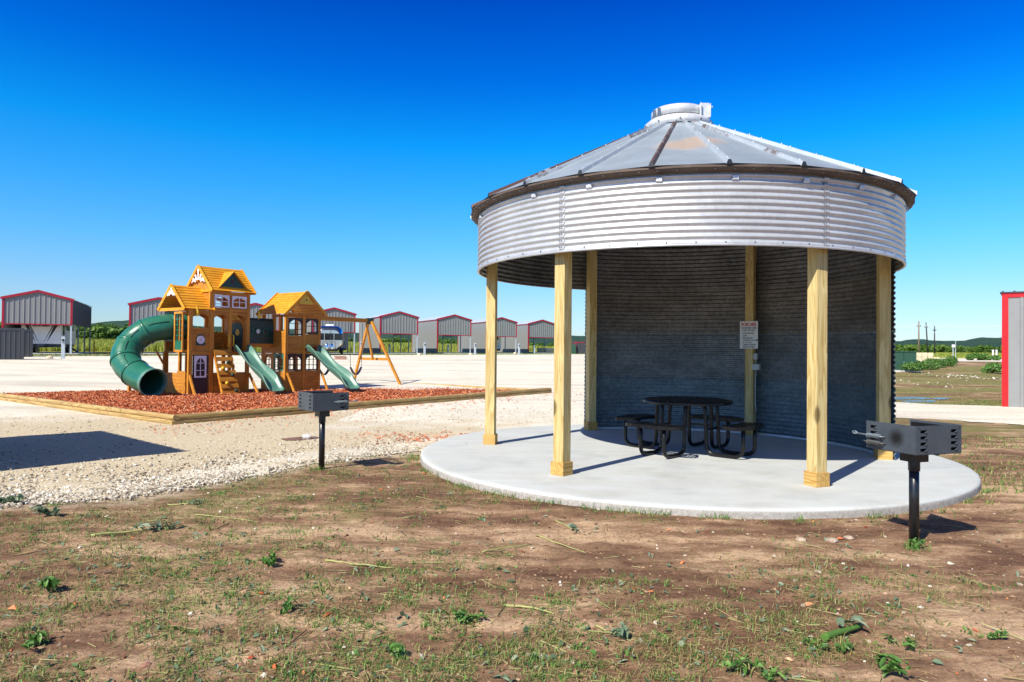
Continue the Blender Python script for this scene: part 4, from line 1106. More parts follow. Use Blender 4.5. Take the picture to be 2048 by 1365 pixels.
# wavy slides
def slide(x0, x1, ytop, ztop, ybot, label):
    n = 36; wS = x1-x0; b = MB(); prof = []
    for i in range(n+1):
        f = i/n
        if f < .10: y, z = ytop-f/.10*.10, ztop-.01*f/.10
        else:
            g_ = (f-.10)/.90; y = ytop-.10+(ybot-ytop+.10)*g_
            z = .10+(ztop-.10)*(1-g_)**1.0-(.0); z += .05*math.sin(g_*2*math.pi*1.5)*(1-g_)*.9
            e = max(0, (g_-.82)/.18); z = z*(1-e)+(.09)*e if e > 0 else z
        prof.append((y, z))
    cs = [(-.5, .15), (-.53, .19), (-.47, .20), (-.42, .16), (-.37, .02), (-.30, 0), (0, -.012), (.30, 0), (.37, .02), (.42, .16), (.47, .20), (.53, .19), (.5, .15), (.40, .0), (.36, -.035), (0, -.04), (-.36, -.035), (-.40, 0)]
    vs = []; m_ = len(cs)
    for i, (y, z) in enumerate(prof):
        f = i/n; side = 1.0 if f > .04 else .9; side *= (1-.5*max(0, (f-.9)/.1))
        wob = 1+.0*f; xm = (x0+x1)/2
        hump = 1+.25*math.sin(f*math.pi*2*1.6+.5)
        for (u, h_) in cs: vs.append((xm+u*wS, y, z+h_*side*(hump if h_ > .05 else 1)))
    fs = [(i*m_+j, i*m_+(j+1) % m_, (i+1)*m_+(j+1) % m_, (i+1)*m_+j) for i in range(n) for j in range(m_)]
    fs += [tuple(range(m_))[::-1], tuple(range(n*m_, n*m_+m_))]
    fs = [f[::-1] for f in fs]
    b.add(vs, fs, 0, True); o = build('slide', b, M['slide'], ps, label=label)
    b = MB(); b.beam((x0+.02, ytop-.85, .95), (x0+.02, ytop-1.05, -.08), .06, .09); b.beam((x1-.02, ytop-.85, .95), (x1-.02, ytop-1.05, -.08), .06, .09) 
    return o
slide(1.66, 2.26, -.02, 1.44, -2.20, 'wavy green slide of the left tower')
slide(4.46, 5.04, -.52, 1.46, -2.95, 'wavy green slide of the right tower')
def brace(p, q, w=.09): 
    b = MB(); b.beam(p, q, w, .05, up=(1, 0, 0)); return build('brace', b, M['cedar_v'], ps, .004)
brace((2.30, -.05, .62), (2.30, -.62, -.1)); brace((.02, -.04, .60), (.02, -.42, -.1), .10)
brace((3.60, -.52, .62), (3.60, -.98, -.1)); brace((5.22, -.52, .60), (5.22, -.90, -.1))
brace((-.04, 1.52, .95), (-.30, 1.52, 1.40), .08)
# tunnel bridge
b = MB(); 
for y in (.27, .93): b.box(2.32, 3.56, y, y+.04, 1.70, 2.58)
b.prism([(.27, 2.58), (.97, 2.58), (.86, 2.68), (.38, 2.68)], 'x', 2.32, 3.56)
tn_ = build('tunnel', b, M['dgreen'], ps)
for k, xh in enumerate((2.55, 2.86, 3.17)):
    b = MB(); b.lathe([(.085, 0), (.125, 0), (.125, .03), (.085, .03)], n=24); b.v = [(xh+v[0], .268-v[2], 2.18+v[1]) for v in b.v]; po = build('porthole', b, M['gplastic'], tn_)
    b = MB(); b.cyl((xh, .266, 2.18), (xh, .262, 2.18), .088, 24, smooth=False); build('porthole_glass', b, M['white' if k == 1 else 'rvdark'], tn_)
pbox('tunnel_rail', M['cedar'], (2.30, 3.58, .235, .268, 1.58, 1.72))
# right tower
T0, T1, X0, X1 = -.48, 1.0, 3.54, 5.17
for x in (X0+.05, 4.38, X1-.05): post_(x, T0+.04, 2.86, .12, w2=.10); post_(x, T1-.04, 2.86, .12, w2=.10)
post_(X0+.05, .30, 2.86, .10)
pbox('deck', M['cedar'], (X0+.02, X1-.02, T0+.02, T1-.02, 1.36, 1.43), label='right tower deck')
plankwall('wall_panel', X0+.11, 4.32, T0, T0+.03, 1.36, 2.04); plankwall('wall_panel', 4.44, X1-.11, T0, T0+.03, 1.62, 2.10)
plankwall('wall_panel', X0+.11, 4.32, T0, T0+.03, -.06, .70); plankwall('wall_panel', 4.44, X1-.11, T0, T0+.03, -.06, .70)
plankwall('wall_panel', X0+.11, X1-.11, T0, T0+.03, 2.72, 2.84)
plankwall('wall_panel', X0+.11, X1-.11, T1-.03, T1, 1.40, 2.0); plankwall('wall_panel', X0+.11, X1-.11, T1-.03, T1, -.06, .60)
for (y0_, y1_, z0_, z1_) in ((T0+.09, .25, 1.36, 2.22), (T0+.09, .25, -.06, .68), (.35, T1-.09, -.06, .68), (.35, T1-.09, 1.36, 1.60), (T0+.09, .25, 2.74, 2.84)):
    b = MB().planks(X0, X0+.03, y0_, y1_, z0_, z1_, .125, .010); build('wall_panel', b, M['cedar'], ps)
    b = MB().planks(X1-.03, X1, y0_, y1_, z0_, z1_, .125, .010); build('wall_panel', b, M['cedar'], ps)
window(X0+.12, 4.31, 2.06, 2.72, T0, M['brownwood'], ps, True, 2, 3, .05); window(4.45, X1-.12, 2.12, 2.72, T0, M['brownwood'], ps, True, 2, 2, .05)
window(X0+.12, 4.31, .70, 1.34, T0, M['brownwood'], ps, True, 2, 3, .05); window(4.45, X1-.12, .70, 1.34, T0, M['brownwood'], ps, True, 3, 3, .05)
window(T0+.10, .24, .70, 1.34, X0, M['gplastic'], ps, True, 2, 4, .05, axis='x'); window(.36, T1-.10, .70, 1.34, X0, M['cedar_v'], ps, True, 3, 3, .05, axis='x')
window(X0+.12, 4.31, .66, 1.34, T1-.03, M['cedar_v'], ps, True, 2, 3, .05); window(4.45, X1-.12, .66, 1.34, T1-.03, M['cedar_v'], ps, True, 3, 3, .05)
rC = gable_roof(T0-.20, T1+.16, X0-.16, X1+.16, 3.74, 2.84, along='y', label='right tower roof')
b = MB(); xm = (X0+X1)/2; b.prism([(xm-.36, 3.26), (xm+.36, 3.26), (xm, 3.68)], 'y', T0-.16, T0-.14); gp_ = build('gable_panel', b, M['yellow'], rC)
b = MB()
for (dx, dz, s_) in ((0, 3.42, .045), (-.17, 3.33, .018), (.17, 3.33, .018), (.0, 3.55, .018), (-.10, 3.35, .012), (.10, 3.37, .012)): b.prism([(xm+dx-s_, dz), (xm+dx, dz-s_), (xm+dx+s_, dz), (xm+dx, dz+s_)], 'y', T0-.166, T0-.161)
build('gable_cutouts', b, M['brownwood'], rC)
b = MB(); b.beam((X0-.05, T0-.15, 2.86), (X1+.05, T0-.15, 2.86), .035, .11, up=(0, 0, 1)); b.beam((xm, T0-.1, 3.30), (xm, T1, 3.30), .05, .08); build('tie_board', b, M['cedar'], rC)
# swing beam, A-frame, swings
SY = .62
pbox('swing_beam', M['cedar'], (X1+.01, 8.95, SY-.045, SY+.045, 2.72, 2.90))
b = MB(); b.box(8.62, 8.98, SY-.07, SY+.07, 2.66, 2.93); build('corner_bracket', b, M['dgreen'], ps, .01)
for (fy, fxx) in ((-.95, 9.25), (2.40, 9.45)):
    b = MB(); b.beam((8.82, SY+(-.10 if fy < 0 else .10), 2.78), (fxx, fy, -.12), .10, .10, up=(1, 0, 0)); build('swing_leg', b, M['cedar_v'], ps, .006)
b = MB(); b.beam((9.14, -.28, 1.10), (9.24, 1.62, 1.10), .05, .12, up=(0, 0, 1)); build('cross_brace', b, M['cedar'], ps, .005)
b = MB(); b.beam((8.60, SY, 2.66), (9.18, SY+.18, 1.06), .08, .08, up=(0, 1, 0)); build('diagonal_brace', b, M['cedar_v'], ps, .005)
def swing(xc, lbl, zb=.50, w=.58):
    n = 14; b = MB(); vs = []
    for i in range(n+1):
        f = i/n*2-1; x = xc+f*w/2; z = zb+.34*abs(f)**1.7; 
        for (dy, dz) in ((-.085, 0), (.085, 0), (.085, -.016), (-.085, -.016)): vs.append((x, SY+dy*(1-.25*abs(f)**3), z+dz))
    fs = [(i*4+k, i*4+(k+1) % 4, (i+1)*4+(k+1) % 4, (i+1)*4+k) for i in range(n) for k in range(4)]+[(3, 2, 1, 0), (n*4, n*4+1, n*4+2, n*4+3)]
    b.add(vs, [f[::-1] for f in fs], 0, False); st = build('swing', b, M['swing'], ps, label=lbl)
    b = MB()
    for s_ in (-1, 1): b.tube([(xc+s_*w/2, SY, zb+.33), (xc+s_*(w/2+.03), SY, 1.6), (xc+s_*(w/2+.03), SY, 2.70)], .011, 6)
    build('swing_rope', b, M['rope'], st)
swing(8.02, 'sling swing next to the A frame', .42, .62); swing(6.28, 'sling swing next to the right tower', .46, .60)
# tube slide: smooth path in world terms, converted to the set's frame
inv = Matrix.Rotation(-AX, 4, 'Z')
ctrl = [(-11.62, 24.78, 2.27), (-12.02, 24.32, 2.25), (-12.50, 24.02, 2.10), (-12.86, 23.80, 1.76), (-12.94, 23.50, 1.36), (-12.80, 23.26, 1.02), (-12.45, 23.04, .76), (-12.02, 22.78, .56), (-11.58, 22.50, .44)]
W = [inv @ (Vector(c)-Vector((-10.99, 23.8, 0))) for c in ctrl]
def catmull(P, n=8):
    out = []
    for i in range(len(P)-1):
        p0, p1, p2, p3 = P[max(i-1, 0)], P[i], P[i+1], P[min(i+2, len(P)-1)]
        for k in range(n):
            t = k/n; out.append(.5*((2*p1)+(p2-p0)*t+(2*p0-5*p1+4*p2-p3)*t*t+(3*p1-p0-3*p2+p3)*t**3))
    out.append(P[-1]); return out
path = catmull(W); RT_ = .445
b = MB(); b.tube(path, RT_, 32, caps=False); b2 = MB(); b2.tube(path, RT_-.02, 32, caps=False); b.add(b2.v, [f[::-1] for f in b2.f], 0, True)
ts = build('tube_slide', b, M['gplastic'], ps, label='enclosed green spiral tube slide')
def ring_at(i, r0, r1, w, name, mat, par):
    p = path[i]; d = (path[min(i+1, len(path)-1)]-path[max(i-1, 0)]).normalized(); b = MB()
    b.tube([p-d*w, p-d*w*.9, p+d*w*.9, p+d*w], [r0, r1, r1, r0], 32, caps=False); return build(name, b, mat, par)
for i in (6, 17, 27, 38, 50): ring_at(i, RT_, RT_+.028, .045, 'joint_ring', M['gplastic'], ts)
# lengthwise seam on the outside
b = MB(); 
for i0 in (8, 19, 29, 41):
    q = []
    for i in range(i0, i0+8):
        d = (path[i+1]-path[i-1]).normalized(); sd_ = d.cross(Vector((0, 0, 1))).normalized(); up_ = sd_.cross(d)
        cd = inv.to_3x3() @ Vector((.45, -.89, .0)); v_ = (cd-d*cd.dot(d)).normalized(); q.append(path[i]+(v_*.85+up_*.35).normalized()*(RT_+.006))
    b.tube(q, .016, 6)
build('seam', b, M['dgreen'], ts)
# flared exit lip + inner rim
p = path[-1]; d = (path[-1]-path[-3]).normalized(); b = MB()
e_a = d.cross(Vector((0, 0, 1))).normalized(); e_b = e_a.cross(d); pr_ = [(-.02, RT_+.002), (.10, RT_+.012), (.16, RT_+.03), (.165, RT_+.0), (.12, RT_-.025), (-.02, RT_-.03)]; vs = []
for i in range(40):
    an = 2*math.pi*i/40
    for o_, r_ in pr_: vs.append(p+d*o_+(e_a*math.cos(an)+e_b*math.sin(an))*r_)
b.add(vs, [(i*6+k, i*6+k+1, ((i+1) % 40)*6+k+1, ((i+1) % 40)*6+k) for i in range(40) for k in range(5)], 0, True)
build('exit_rim', b, M['slide'], ts)
b = MB(); pe = path[-1]; b.box(pe.x-.40, pe.x+.35, pe.y-.0, pe.y+.3, -.12, .10) 
# entry board
pbox('entry_panel', M['dgreen'], (-.06, -.02, .64, 1.50, 1.76, 2.80))
q = inv @ (Vector((-13.42, 24.6, 0))-Vector((-10.99, 23.8, 0)))
pbox('tube_support_post', M['cedar_v'], (q.x-.05, q.x+.05, q.y-.05, q.y+.05, -.15, .46))
post_(-.02, 1.50, 1.4, .10)

# ------------------------------------------------------------------ row of RV covers
AW = R(24.4); NW, DW, HW, RISE, SKIRT = 4.95, 12.0, 4.7, .66, 2.2
def ribbed(b, p0, p1, z0f, z1f, pitch=.36, depth=.045, th=.01, side=1):
    """vertical-ribbed sheet between two plan points; z0f/z1f give bottom/top height along it"""
    p0 = Vector((*p0, 0)); p1 = Vector((*p1, 0)); L = (p1-p0).length; d = (p1-p0)/L; nr_ = Vector((d.y, -d.x, 0))*side
    us = []; n = max(1, round(L/pitch)); pt = L/n
    for i in range(n):
        u = i*pt; us += [(u, 0), (u+pt*.68, 0), (u+pt*.76, depth), (u+pt*.90, depth), (u+pt*.98, 0)]
    us.append((L, 0)); vs = []
    for u, o in us:
        c = p0+d*u+nr_*o; vs += [(c.x, c.y, z0f(u/L)), (c.x, c.y, z1f(u/L))]
    fs = [(2*i, 2*i+2, 2*i+3, 2*i+1) for i in range(len(us)-1)]
    if side < 0: fs = [f[::-1] for f in fs]
    b.add(vs, fs); return b
def cover():
    t = thing('rv_cover', 'x', 'rv cover', (0, 0, 0), AW, 'row of steel RV covers with crimson trim')
    w, d = NW/2, DW; b = MB()
    # roof: two sheets 4 cm thick with overhang
    for s_ in (-1, 1):
        vs = [(s_*(w+.12), -.10, HW-.03), (0, -.10, HW+RISE), (0, d+.1, HW+RISE), (s_*(w+.12), d+.1, HW-.03)]
        vs += [(x, y, z-.05) for x, y, z in vs]; fs = [(0, 1, 2, 3), (7, 6, 5, 4), (0, 4, 5, 1), (1, 5, 6, 2), (2, 6, 7, 3), (3, 7, 4, 0)]
        b.add(vs, [f[::-1] for f in fs] if s_ > 0 else fs)
    build('roof', b, M['roofpanel'], t)
    top = lambda u: HW+RISE*(1-abs(2*u-1))-.09
    b = MB(); ribbed(b, (-w+.08, 0), (w-.08, 0), lambda u: HW-SKIRT, top); ribbed(b, (-w+.08, .04), (w-.08, .04), lambda u: HW-SKIRT, top, side=-1)
    build('gable_panel', b, M['panel'], t)
    b = MB(); ribbed(b, (-w+.08, d), (w-.08, d), lambda u: HW-.8, top); build('rear_gable_panel', b, M['panel'], t)
    b = MB(); ribbed(b, (-w, d), (-w, .05), lambda u: .05, lambda u: HW-.10, .30, .03); ribbed(b, (-w+.03, d), (-w+.03, .05), lambda u: .05, lambda u: HW-.10, .30, .03, side=-1)
    build('side_wall', b, M['panel'], t)
    b = MB(); ribbed(b, (w, .05), (w, d), lambda u: HW-SKIRT+.0, lambda u: HW-.10, .30, .03); ribbed(b, (w-.03, .05), (w-.03, d), lambda u: HW-SKIRT, lambda u: HW-.10, .30, .03, side=-1)
    build('side_skirt', b, M['panel_dark'], t)
    b = MB(); fw = .20
    for s_ in (-1, 1): b.beam((s_*(w+.14), -.12, HW-.10), (0, -.12, HW+RISE-.07), .06, fw, up=(0, 0, 1))
    b.box(-w-.03, -w+.13, -.08, .05, .0, HW-.12); b.box(w-.13, w+.03, -.08, .05, HW-SKIRT-.04, HW-.12); b.box(-w+.13, w-.13, -.07, .03, HW-SKIRT-.06, HW-SKIRT+.03)
    b.box(-w-.05, -w-.02, 0, d, HW-.22, HW-.08)
    build('trim', b, M['red'], t)
    build('rear_trim', MB().box(-w-.03, -w+.13, d-.02, d+.10, 0, HW-.1).box(-w+.2, -w+.34, d-.02, d+.1, 0, HW-.9), M['red'], t)
    pz = MB().box(w-.13, w-.0, -.02, .11, -.1, HW-SKIRT-.04); build('post', pz, M['framesteel'], t)
    for (x_, y_) in ((w-.06, 4.0), (w-.06, 8.0), (w-.06, d-.06)): build('post', MB().box(x_-.055, x_+.055, y_-.055, y_+.055, -.1, HW-SKIRT), M['framedark'], t)
    b = MB(); b.box(-w-.6, w+.6, -1.0, d+1.2, -.12, .05); build('slab', b, M['concrete'], t)
    return t
nm_ = ['leftmost, sheltering a white travel trailer', 'partly hidden behind the green tube slide', 'seen between the two play set towers', 'behind the silver trailer',
       'directly right of the swing frame', 'directly left of the first shelter post', 'right of the first shelter post, holding a cream camper', 'rightmost and smallest, standing empty']
covers = []; proto = cover()
for k in range(8):
    x, y = -40+6.40*k, 59+7.55*k
    o = proto if k == 0 else copy_tree(proto)
    off = Vector((NW/2, 0)); o.location = (x, y, float(tz(x, y))+.02); o['label'] = 'crimson-trimmed grey cover, '+nm_[k]
    covers.append(o)
def rel(k, lx, ly, dz=0.05):
    o = covers[k].location; c, s_ = math.cos(AW), math.sin(AW); x, y = o.x+c*lx-s_*ly, o.y+s_*lx+c*ly
    return (x, y, o.z+dz)
# ---- travel trailers
def rounded_rect(w, h, r, n=4):
    pts = []
    for cx, cy, a0 in ((w-r, r, -90), (w-r, h-r, 0), (-w+r, h-r, 90), (-w+r, r, 180)):
        for i in range(n+1): an = R(a0+90*i/n); pts.append((cx+r*math.cos(an), cy+r*math.sin(an)))
    return pts
tt = thing('travel_trailer', 'white box travel trailer with black chevron stripes parked under the leftmost cover', 'travel trailer', rel(0, .0, 1.6), AW)
W_, L_, Hh = 1.45, 8.4, 2.95; zb = .78
b = MB(); prof = [(0.06, zb), (0.0, zb+.25), (.0, zb+1.5), (.35, zb+Hh-.25), (.8, zb+Hh), (L_-.1, zb+Hh), (L_, zb+Hh-.15), (L_, zb), ]
b.prism(prof, 'x', -W_, W_); bodyo = build('body', b, M['rvwhite'], tt, .03)
b = MB(); b.box(-W_+.08, W_-.08, .1, L_-.05, zb-.26, zb-.005); b.box(-.9, .9, -.02, .12, zb-.30, zb-.1); build('chassis', b, M['rvdark'], tt)
b = MB(); b.beam((-.55, .1, zb-.16), (0, -1.25, zb-.16), .08, .12); b.beam((.55, .1, zb-.16), (0, -1.25, zb-.16), .08, .12); b.cyl((0, -1.1, zb-.1), (0, -1.1, .1), .04, 8); b.cyl((0, -1.1, .08), (0, -1.1, .12), .14, 10); build('hitch', b, M['rvdark'], tt)
b = MB()
for s_ in (-1, 1):
    for (o0, w0) in ((0, .20), (.34, .07)):
        b.prism([(s_*(1.40-o0), zb+1.95), (s_*(1.40-o0-w0*1.8), zb+1.95), (s_*(.30-o0*.6+.12), zb+.22), (s_*(.30-o0*.6+.14), zb+.22)], 'y', -.012, -.004)
build('stripes', b, M['rvdark'], bodyo)
b = MB(); b.box(-.22, .22, -.03, -.005, zb-.22, zb-.08); build('licence_plate', b, M['white'], tt)
text('SPORTSMEN', .24, 0, zb+1.50, M['rvdark'], bodyo, 'CENTER', y=-.014, sx=.95, bold=.008)
b = MB()
for (y0, y1, z0, z1) in ((.9, 1.7, 1.0, 2.4), (3.1, 4.6, 1.5, 2.3), (5.8, 6.8, 1.5, 2.3)):
    bb = MB(); bb.box(W_+.002, W_+.02, y0, y1, zb+z0*.9-.1, zb+z1*.93); build('window', bb, M['glass'], bodyo)
b = MB(); b.box(W_+.002, W_+.022, 2.05, 2.8, zb+.15, zb+2.2); dd = build('door', b, M['white'], bodyo, .01)
b = MB(); b.box(W_+.024, W_+.03, 2.2, 2.65, zb+1.3, zb+1.9); build('door_window', b, M['glass'], bodyo)
b = MB()
for k in range(3): b.box(W_+.05+k*.28, W_+.35+k*.28, 2.1, 2.75, zb-.16-k*.22, zb-.12-k*.22)
b.beam((W_+.05, 2.1, zb-.05), (W_+1.0, 2.1, .05), .04, .1); b.beam((W_+.05, 2.75, zb-.05), (W_+1.0, 2.75, .05), .04, .1); build('entry_steps', b, M['rvdark'], tt)
for y_ in (4.6, 5.5):
    for s_ in (-1, 1): b = MB(); b.cyl((s_*(W_-.28), y_, .40), (s_*(W_-.02), y_, .40), .40, 20); build('wheel', b, M['rvdark'], tt)
b = MB(); b.box(-.4, .4, 3.0, 3.9, zb+Hh, zb+Hh+.28); build('roof_air_conditioner', b, M['white'], bodyo, .05)
# silver rounded trailer
sxy = gp(652, 713); sv = thing('silver_trailer', 'polished silver rounded travel trailer parked in front of a cover behind the swings', 'travel trailer', (-18.55, 71.0, float(tz(-18.55, 71))), R(14), None)
W_, L_, Hh, zb = 1.40, 8.2, 2.45, .55
sec0 = rounded_rect(W_, Hh, .75, 6); sec = []
for q_ in range(len(sec0)):
    (ax_, az_), (bx_, bz_) = sec0[q_], sec0[(q_+1) % len(sec0)]; k_ = max(1, int(round(math.hypot(bx_-ax_, bz_-az_)/.10)))
    sec += [(ax_+(bx_-ax_)*t_/k_, az_+(bz_-az_)*t_/k_) for t_ in range(k_)]
ns = len(sec); vs = []; st = []
for i in range(11): f = i/10*math.pi/2; st.append((1.1*(1-math.sin(f)), .35+.65*math.cos(math.pi/2-f)**.55 if i else .42))
st = st[::-1] if st[0][0] < st[-1][0] else st
ys = [(1.15*(1-math.cos(math.pi/2*i/10))) for i in range(11)]; sc = [max(.52, math.sin(math.pi/2*(i/10)*.78+.36)) for i in range(11)]; sc = [s_/sc[-1] for s_ in sc]
ys += [L_*.5, L_-1.1]+[L_-1.1+1.1*math.sin(math.pi/2*i/6) for i in range(1, 7)]; sc += [1, 1]+[.6+.4*math.cos(math.pi/2*i/6) for i in range(1, 7)]
for y, s_ in zip(ys, sc):
    for (x, z) in sec: vs.append((x*(.86+.14*s_) if y > 2 else x*s_**.45, y, zb+z*(.55+.45*s_)+ (1-s_)*.12))
fs = [(i*ns+j, (i+1)*ns+j, (i+1)*ns+(j+1) % ns, i*ns+(j+1) % ns) for i in range(len(ys)-1) for j in range(ns)]
fs += [tuple(range(ns)), tuple(range((len(ys)-1)*ns, len(ys)*ns))[::-1]]
b = MB(); b.add(vs, [f[::-1] for f in fs][::1], 0, True); b.sm[-1] = b.sm[-2] = False
sb = build('body', b, M['polish'], sv); bm = bmesh.new(); bm.from_mesh(sb.data); bmesh.ops.recalc_face_normals(bm, faces=bm.faces); bm.to_mesh(sb.data); bm.free()
def nose_patch(x0, x1, z0, z1):
    b = MB()
    for i in range(len(ys)-1):
        for j in range(ns):
            q = [i*ns+j, (i+1)*ns+j, (i+1)*ns+(j+1) % ns, i*ns+(j+1) % ns]; c = sum((Vector(vs[k_]) for k_ in q), Vector())/4
            if c.y < 1.9 and x0 < c.x < x1 and z0 < c.z-zb < z1 and (c.y < .9 or abs(c.x) > .9):
                nrm_ = Vector((c.x*.35, -max(.05, 1.2-c.y), 0)).normalized()*.012; b.add([Vector(vs[k_])+nrm_ for k_ in q], [(0, 1, 2, 3)])
    b.add([(x0, -.014, zb+z0), (x1, -.014, zb+z0), (x1, -.014, zb+z1), (x0, -.014, zb+z1)], [(0, 1, 2, 3)]) if abs(x0) < 1.12*.8 and abs(x1) < 1.12*.8 else None
    xa_, xb_ = max(x0, -1.06), min(x1, 1.06)
    if abs(x0) > 1 or abs(x1) > 1: b.add([(xa_, -.014, zb+z0), (xb_, -.014, zb+z0), (xb_, -.014, zb+z1), (xa_, -.014, zb+z1)], [(0, 1, 2, 3)])
    build('window', b, M['glass'], sb)
nose_patch(-.44, .44, .98, 1.66); nose_patch(.50, 2, .98, 1.66); nose_patch(-2, -.50, .98, 1.66)
for (y0, y1) in ((1.6, 2.7), (3.6, 4.6), (5.4, 6.4)):
    b = MB(); b.box(-W_-.02, -W_+.02, y0, y1, zb+1.1, zb+1.65); build('window', b, M['glass'], sb)
b = MB(); b.box(-.42, .42, 3.4, 4.3, zb+Hh-.02, zb+Hh+.25); b.box(-.35, .35, 1.9, 2.5, zb+Hh-.02, zb+Hh+.14); build('roof_air_conditioner', b, M['white'], sb, .06)
b = MB(); b.beam((-.6, .3, zb), (0, -1.2, zb-.02), .08, .1); b.beam((.6, .3, zb), (0, -1.2, zb-.02), .08, .1); b.cyl((0, -1.0, zb), (0, -1.0, .06), .035, 8)
b.tube([(-.62, -.2, zb+.05), (-.62, -.2, zb+.8), (.62, -.2, zb+.8), (.62, -.2, zb+.05)], .025, 6); b.box(-.9, .9, .1, L_-.3, zb-.14, zb+.1); build('hitch_frame', b, M['rvdark'], sv)
b = MB()
for x_ in (-.22, .22): b.lathe([(0, zb), (.17, zb), (.19, zb+.1), (.19, zb+.5), (.12, zb+.62), (0, zb+.64)], n=14, c=(x_, -.32))
build('gas_bottles', b, M['polish'], sv)
for y_ in (4.0, 4.9):
    for s_ in (-1, 1): b = MB(); b.cyl((s_*(W_-.25), y_, .36), (s_*(W_+.0), y_, .36), .36, 18); build('wheel', b, M['rvdark'], sv)
# cream camper in the seventh cover, grey camper in the fourth
def camper(name, label, k, lx, ly, mat, L_=6.0, hh=2.7):
    t = thing('camper', label, 'travel trailer', rel(k, lx, ly), AW); W_ = 1.2; b = MB()
    b.prism([(0, .6), (0, hh*.7+.6), (.3, hh+.6), (L_, hh+.6), (L_, .6)], 'x', -W_, W_); bo = build('body', b, mat, t, .03)
    b = MB(); b.box(-.7, .7, -.03, -.003, 1.9, 2.7); build('window', b, M['glass'], bo)
    b = MB(); b.box(W_+.003, W_+.03, .9, 1.9, 1.9, 2.6); build('window', b, M['glass'], bo)
    b = MB(); b.box(-W_+.1, W_-.1, .05, L_-.05, .32, .6); build('chassis', b, M['rvdark'], t)
    for y_ in (L_*.55,):
        for s_ in (-1, 1): b = MB(); b.cyl((s_*(W_-.25), y_, .34), (s_*(W_-.01), y_, .34), .34, 16); build('wheel', b, M['rvdark'], t)
    b = MB(); b.cyl((-.35, -.05, 1.25), (-.35, -.20, 1.25), .34, 18); b.lathe([(.30, -.04), (.34, 0), (.30, .04)], n=18, c=(0, 0)); b.v[-54:] = [(.5+v[0], -.14+v[2], 1.2+v[1]) for v in b.v[-54:]]
    build('spare_wheel', b, M['rvdark'], bo); return t
camper('camper', 'cream camper with dark spare wheels parked inside the second cover from the right', 6, .1, 3.0, M['rvwhite'])
camper('camper', 'grey camper parked deep inside the cover behind the silver trailer', 3, .9, 2.5, M['panel'], 7.0, 2.8)
# ---- white hook-up pedestals and yellow bollards by the covers
def pedestal(x, y, h_, label, first=[None]):
    if first[0] is None:
        t = thing('utility_pedestal', label, 'utility pedestal', (0, 0, 0), AW, 'white hook-up pedestals beside the covers')
        b = MB(); b.box(-.10, .10, -.09, .09, 0, 1.35); build('cabinet', b, M['framesteel'], t, .01)
        b = MB(); b.box(.103, .13, -.06, .06, .75, .98); b.box(-.05, .07, -.115, -.092, .95, 1.2); build('outlet', b, M['framedark'], t)
        b = MB(); b.lathe([(.0, 0), (.07, 0), (.07, .05), (.03, .09), (0, .09)], n=12); b.v = [(v[0], -.10-v[2], 1.14+v[1]) for v in b.v]; build('meter', b, M['glass'], t)
        first[0] = t
        o = t
    else: o = copy_tree(first[0])
    o.location = (x, y, float(tz(x, y))); o.scale = (1, 1, h_/1.35); o['label'] = label; return o
peds = [((126, 719), 1.6, 'broad grey-white pedestal in front of the leftmost cover'), ((722, 711), 1.5, 'white pedestal between the silver trailer and the swing frame'), ((779, 707), 1.3, 'thin white pedestal inside the first cover right of the swing frame'), ((849, 711), 1.5, 'white pedestal in front of the wall of the sixth cover'),
        ((896, 707), 1.3, 'thin white pedestal under the cover left of the first shelter post'), ((950, 711), 1.5, 'white pedestal just left of the first shelter post'), ((1038, 711), 1.5, 'white pedestal in front of the wall of the rightmost cover'), ((1069, 707), 1.3, 'thin white pedestal inside the rightmost cover')]
for (p, h_, lb) in peds:
    x, y, z = gp(*p); pedestal(x, y, h_*.95, lb)
def bollard(x, y, label):
    b = MB(); b.lathe([(.075, 0), (.075, 1.15), (.06, 1.21), (0, 1.24)], n=14); o = build('bollard', b, M['bollard'], loc=(x, y, float(tz(x, y)))); tag(o, label, 'bollard', 'yellow bollards at the backs of the covers')
for k, lb in ((0, 'yellow bollard by the rear of the leftmost cover'), (3, 'yellow bollard by the rear of the cover behind the silver trailer'), (4, 'yellow bollard behind the first cover right of the swing frame'), (5, 'yellow bollard by the rear wall of the cover left of the first shelter post')):
    x, y, z = rel(k, NW/2+.3 if k == 0 else NW/2-1.3+(.9 if k == 3 else 0), DW+.2); bollard(x, y, lb)
# white boulder markers and a brick block on the verge
for (p, s_, lb) in (((99, 718), .20, 'small white marker stone in front of the leftmost cover'), ((838, 711), .22, 'small white marker stone on the verge near the sixth cover'), ((941, 710.5), .22, 'small white marker stone left of the first shelter post'), ((1030, 709), .26, 'small white marker stone near the rightmost cover')):
    x, y, z = gp(*p); bm = bmesh.new(); bmesh.ops.create_icosphere(bm, subdivisions=2, radius=s_)
    for v in bm.verts: v.co *= 1+.2*mnoise.noise(v.co*6+Vector((p[0], 0, 0))); v.co.z *= .7
    me = bpy.data.meshes.new('marker_stone'); bm.to_mesh(me); bm.free(); me.materials.append(M['blocks']); o = bpy.data.objects.new('marker_stone', me); col.objects.link(o); o.location = (x, y, z+s_*.4); tag(o, lb, 'stone', 'white marker stones on the verge')
x, y, z = gp(680, 720); b = MB()
for r_ in range(3):
    for k in range(4): b.box(-.45+k*.225+(.1 if r_ % 2 else 0), -.45+k*.225+.21+(.1 if r_ % 2 else 0), -.12, .12, r_*.10, r_*.10+.09)
o = build('brick_pile', b, M['brick'], loc=(x, y, z)); tag(o, 'low reddish brick pile on the gravel below the silver trailer', 'bricks')

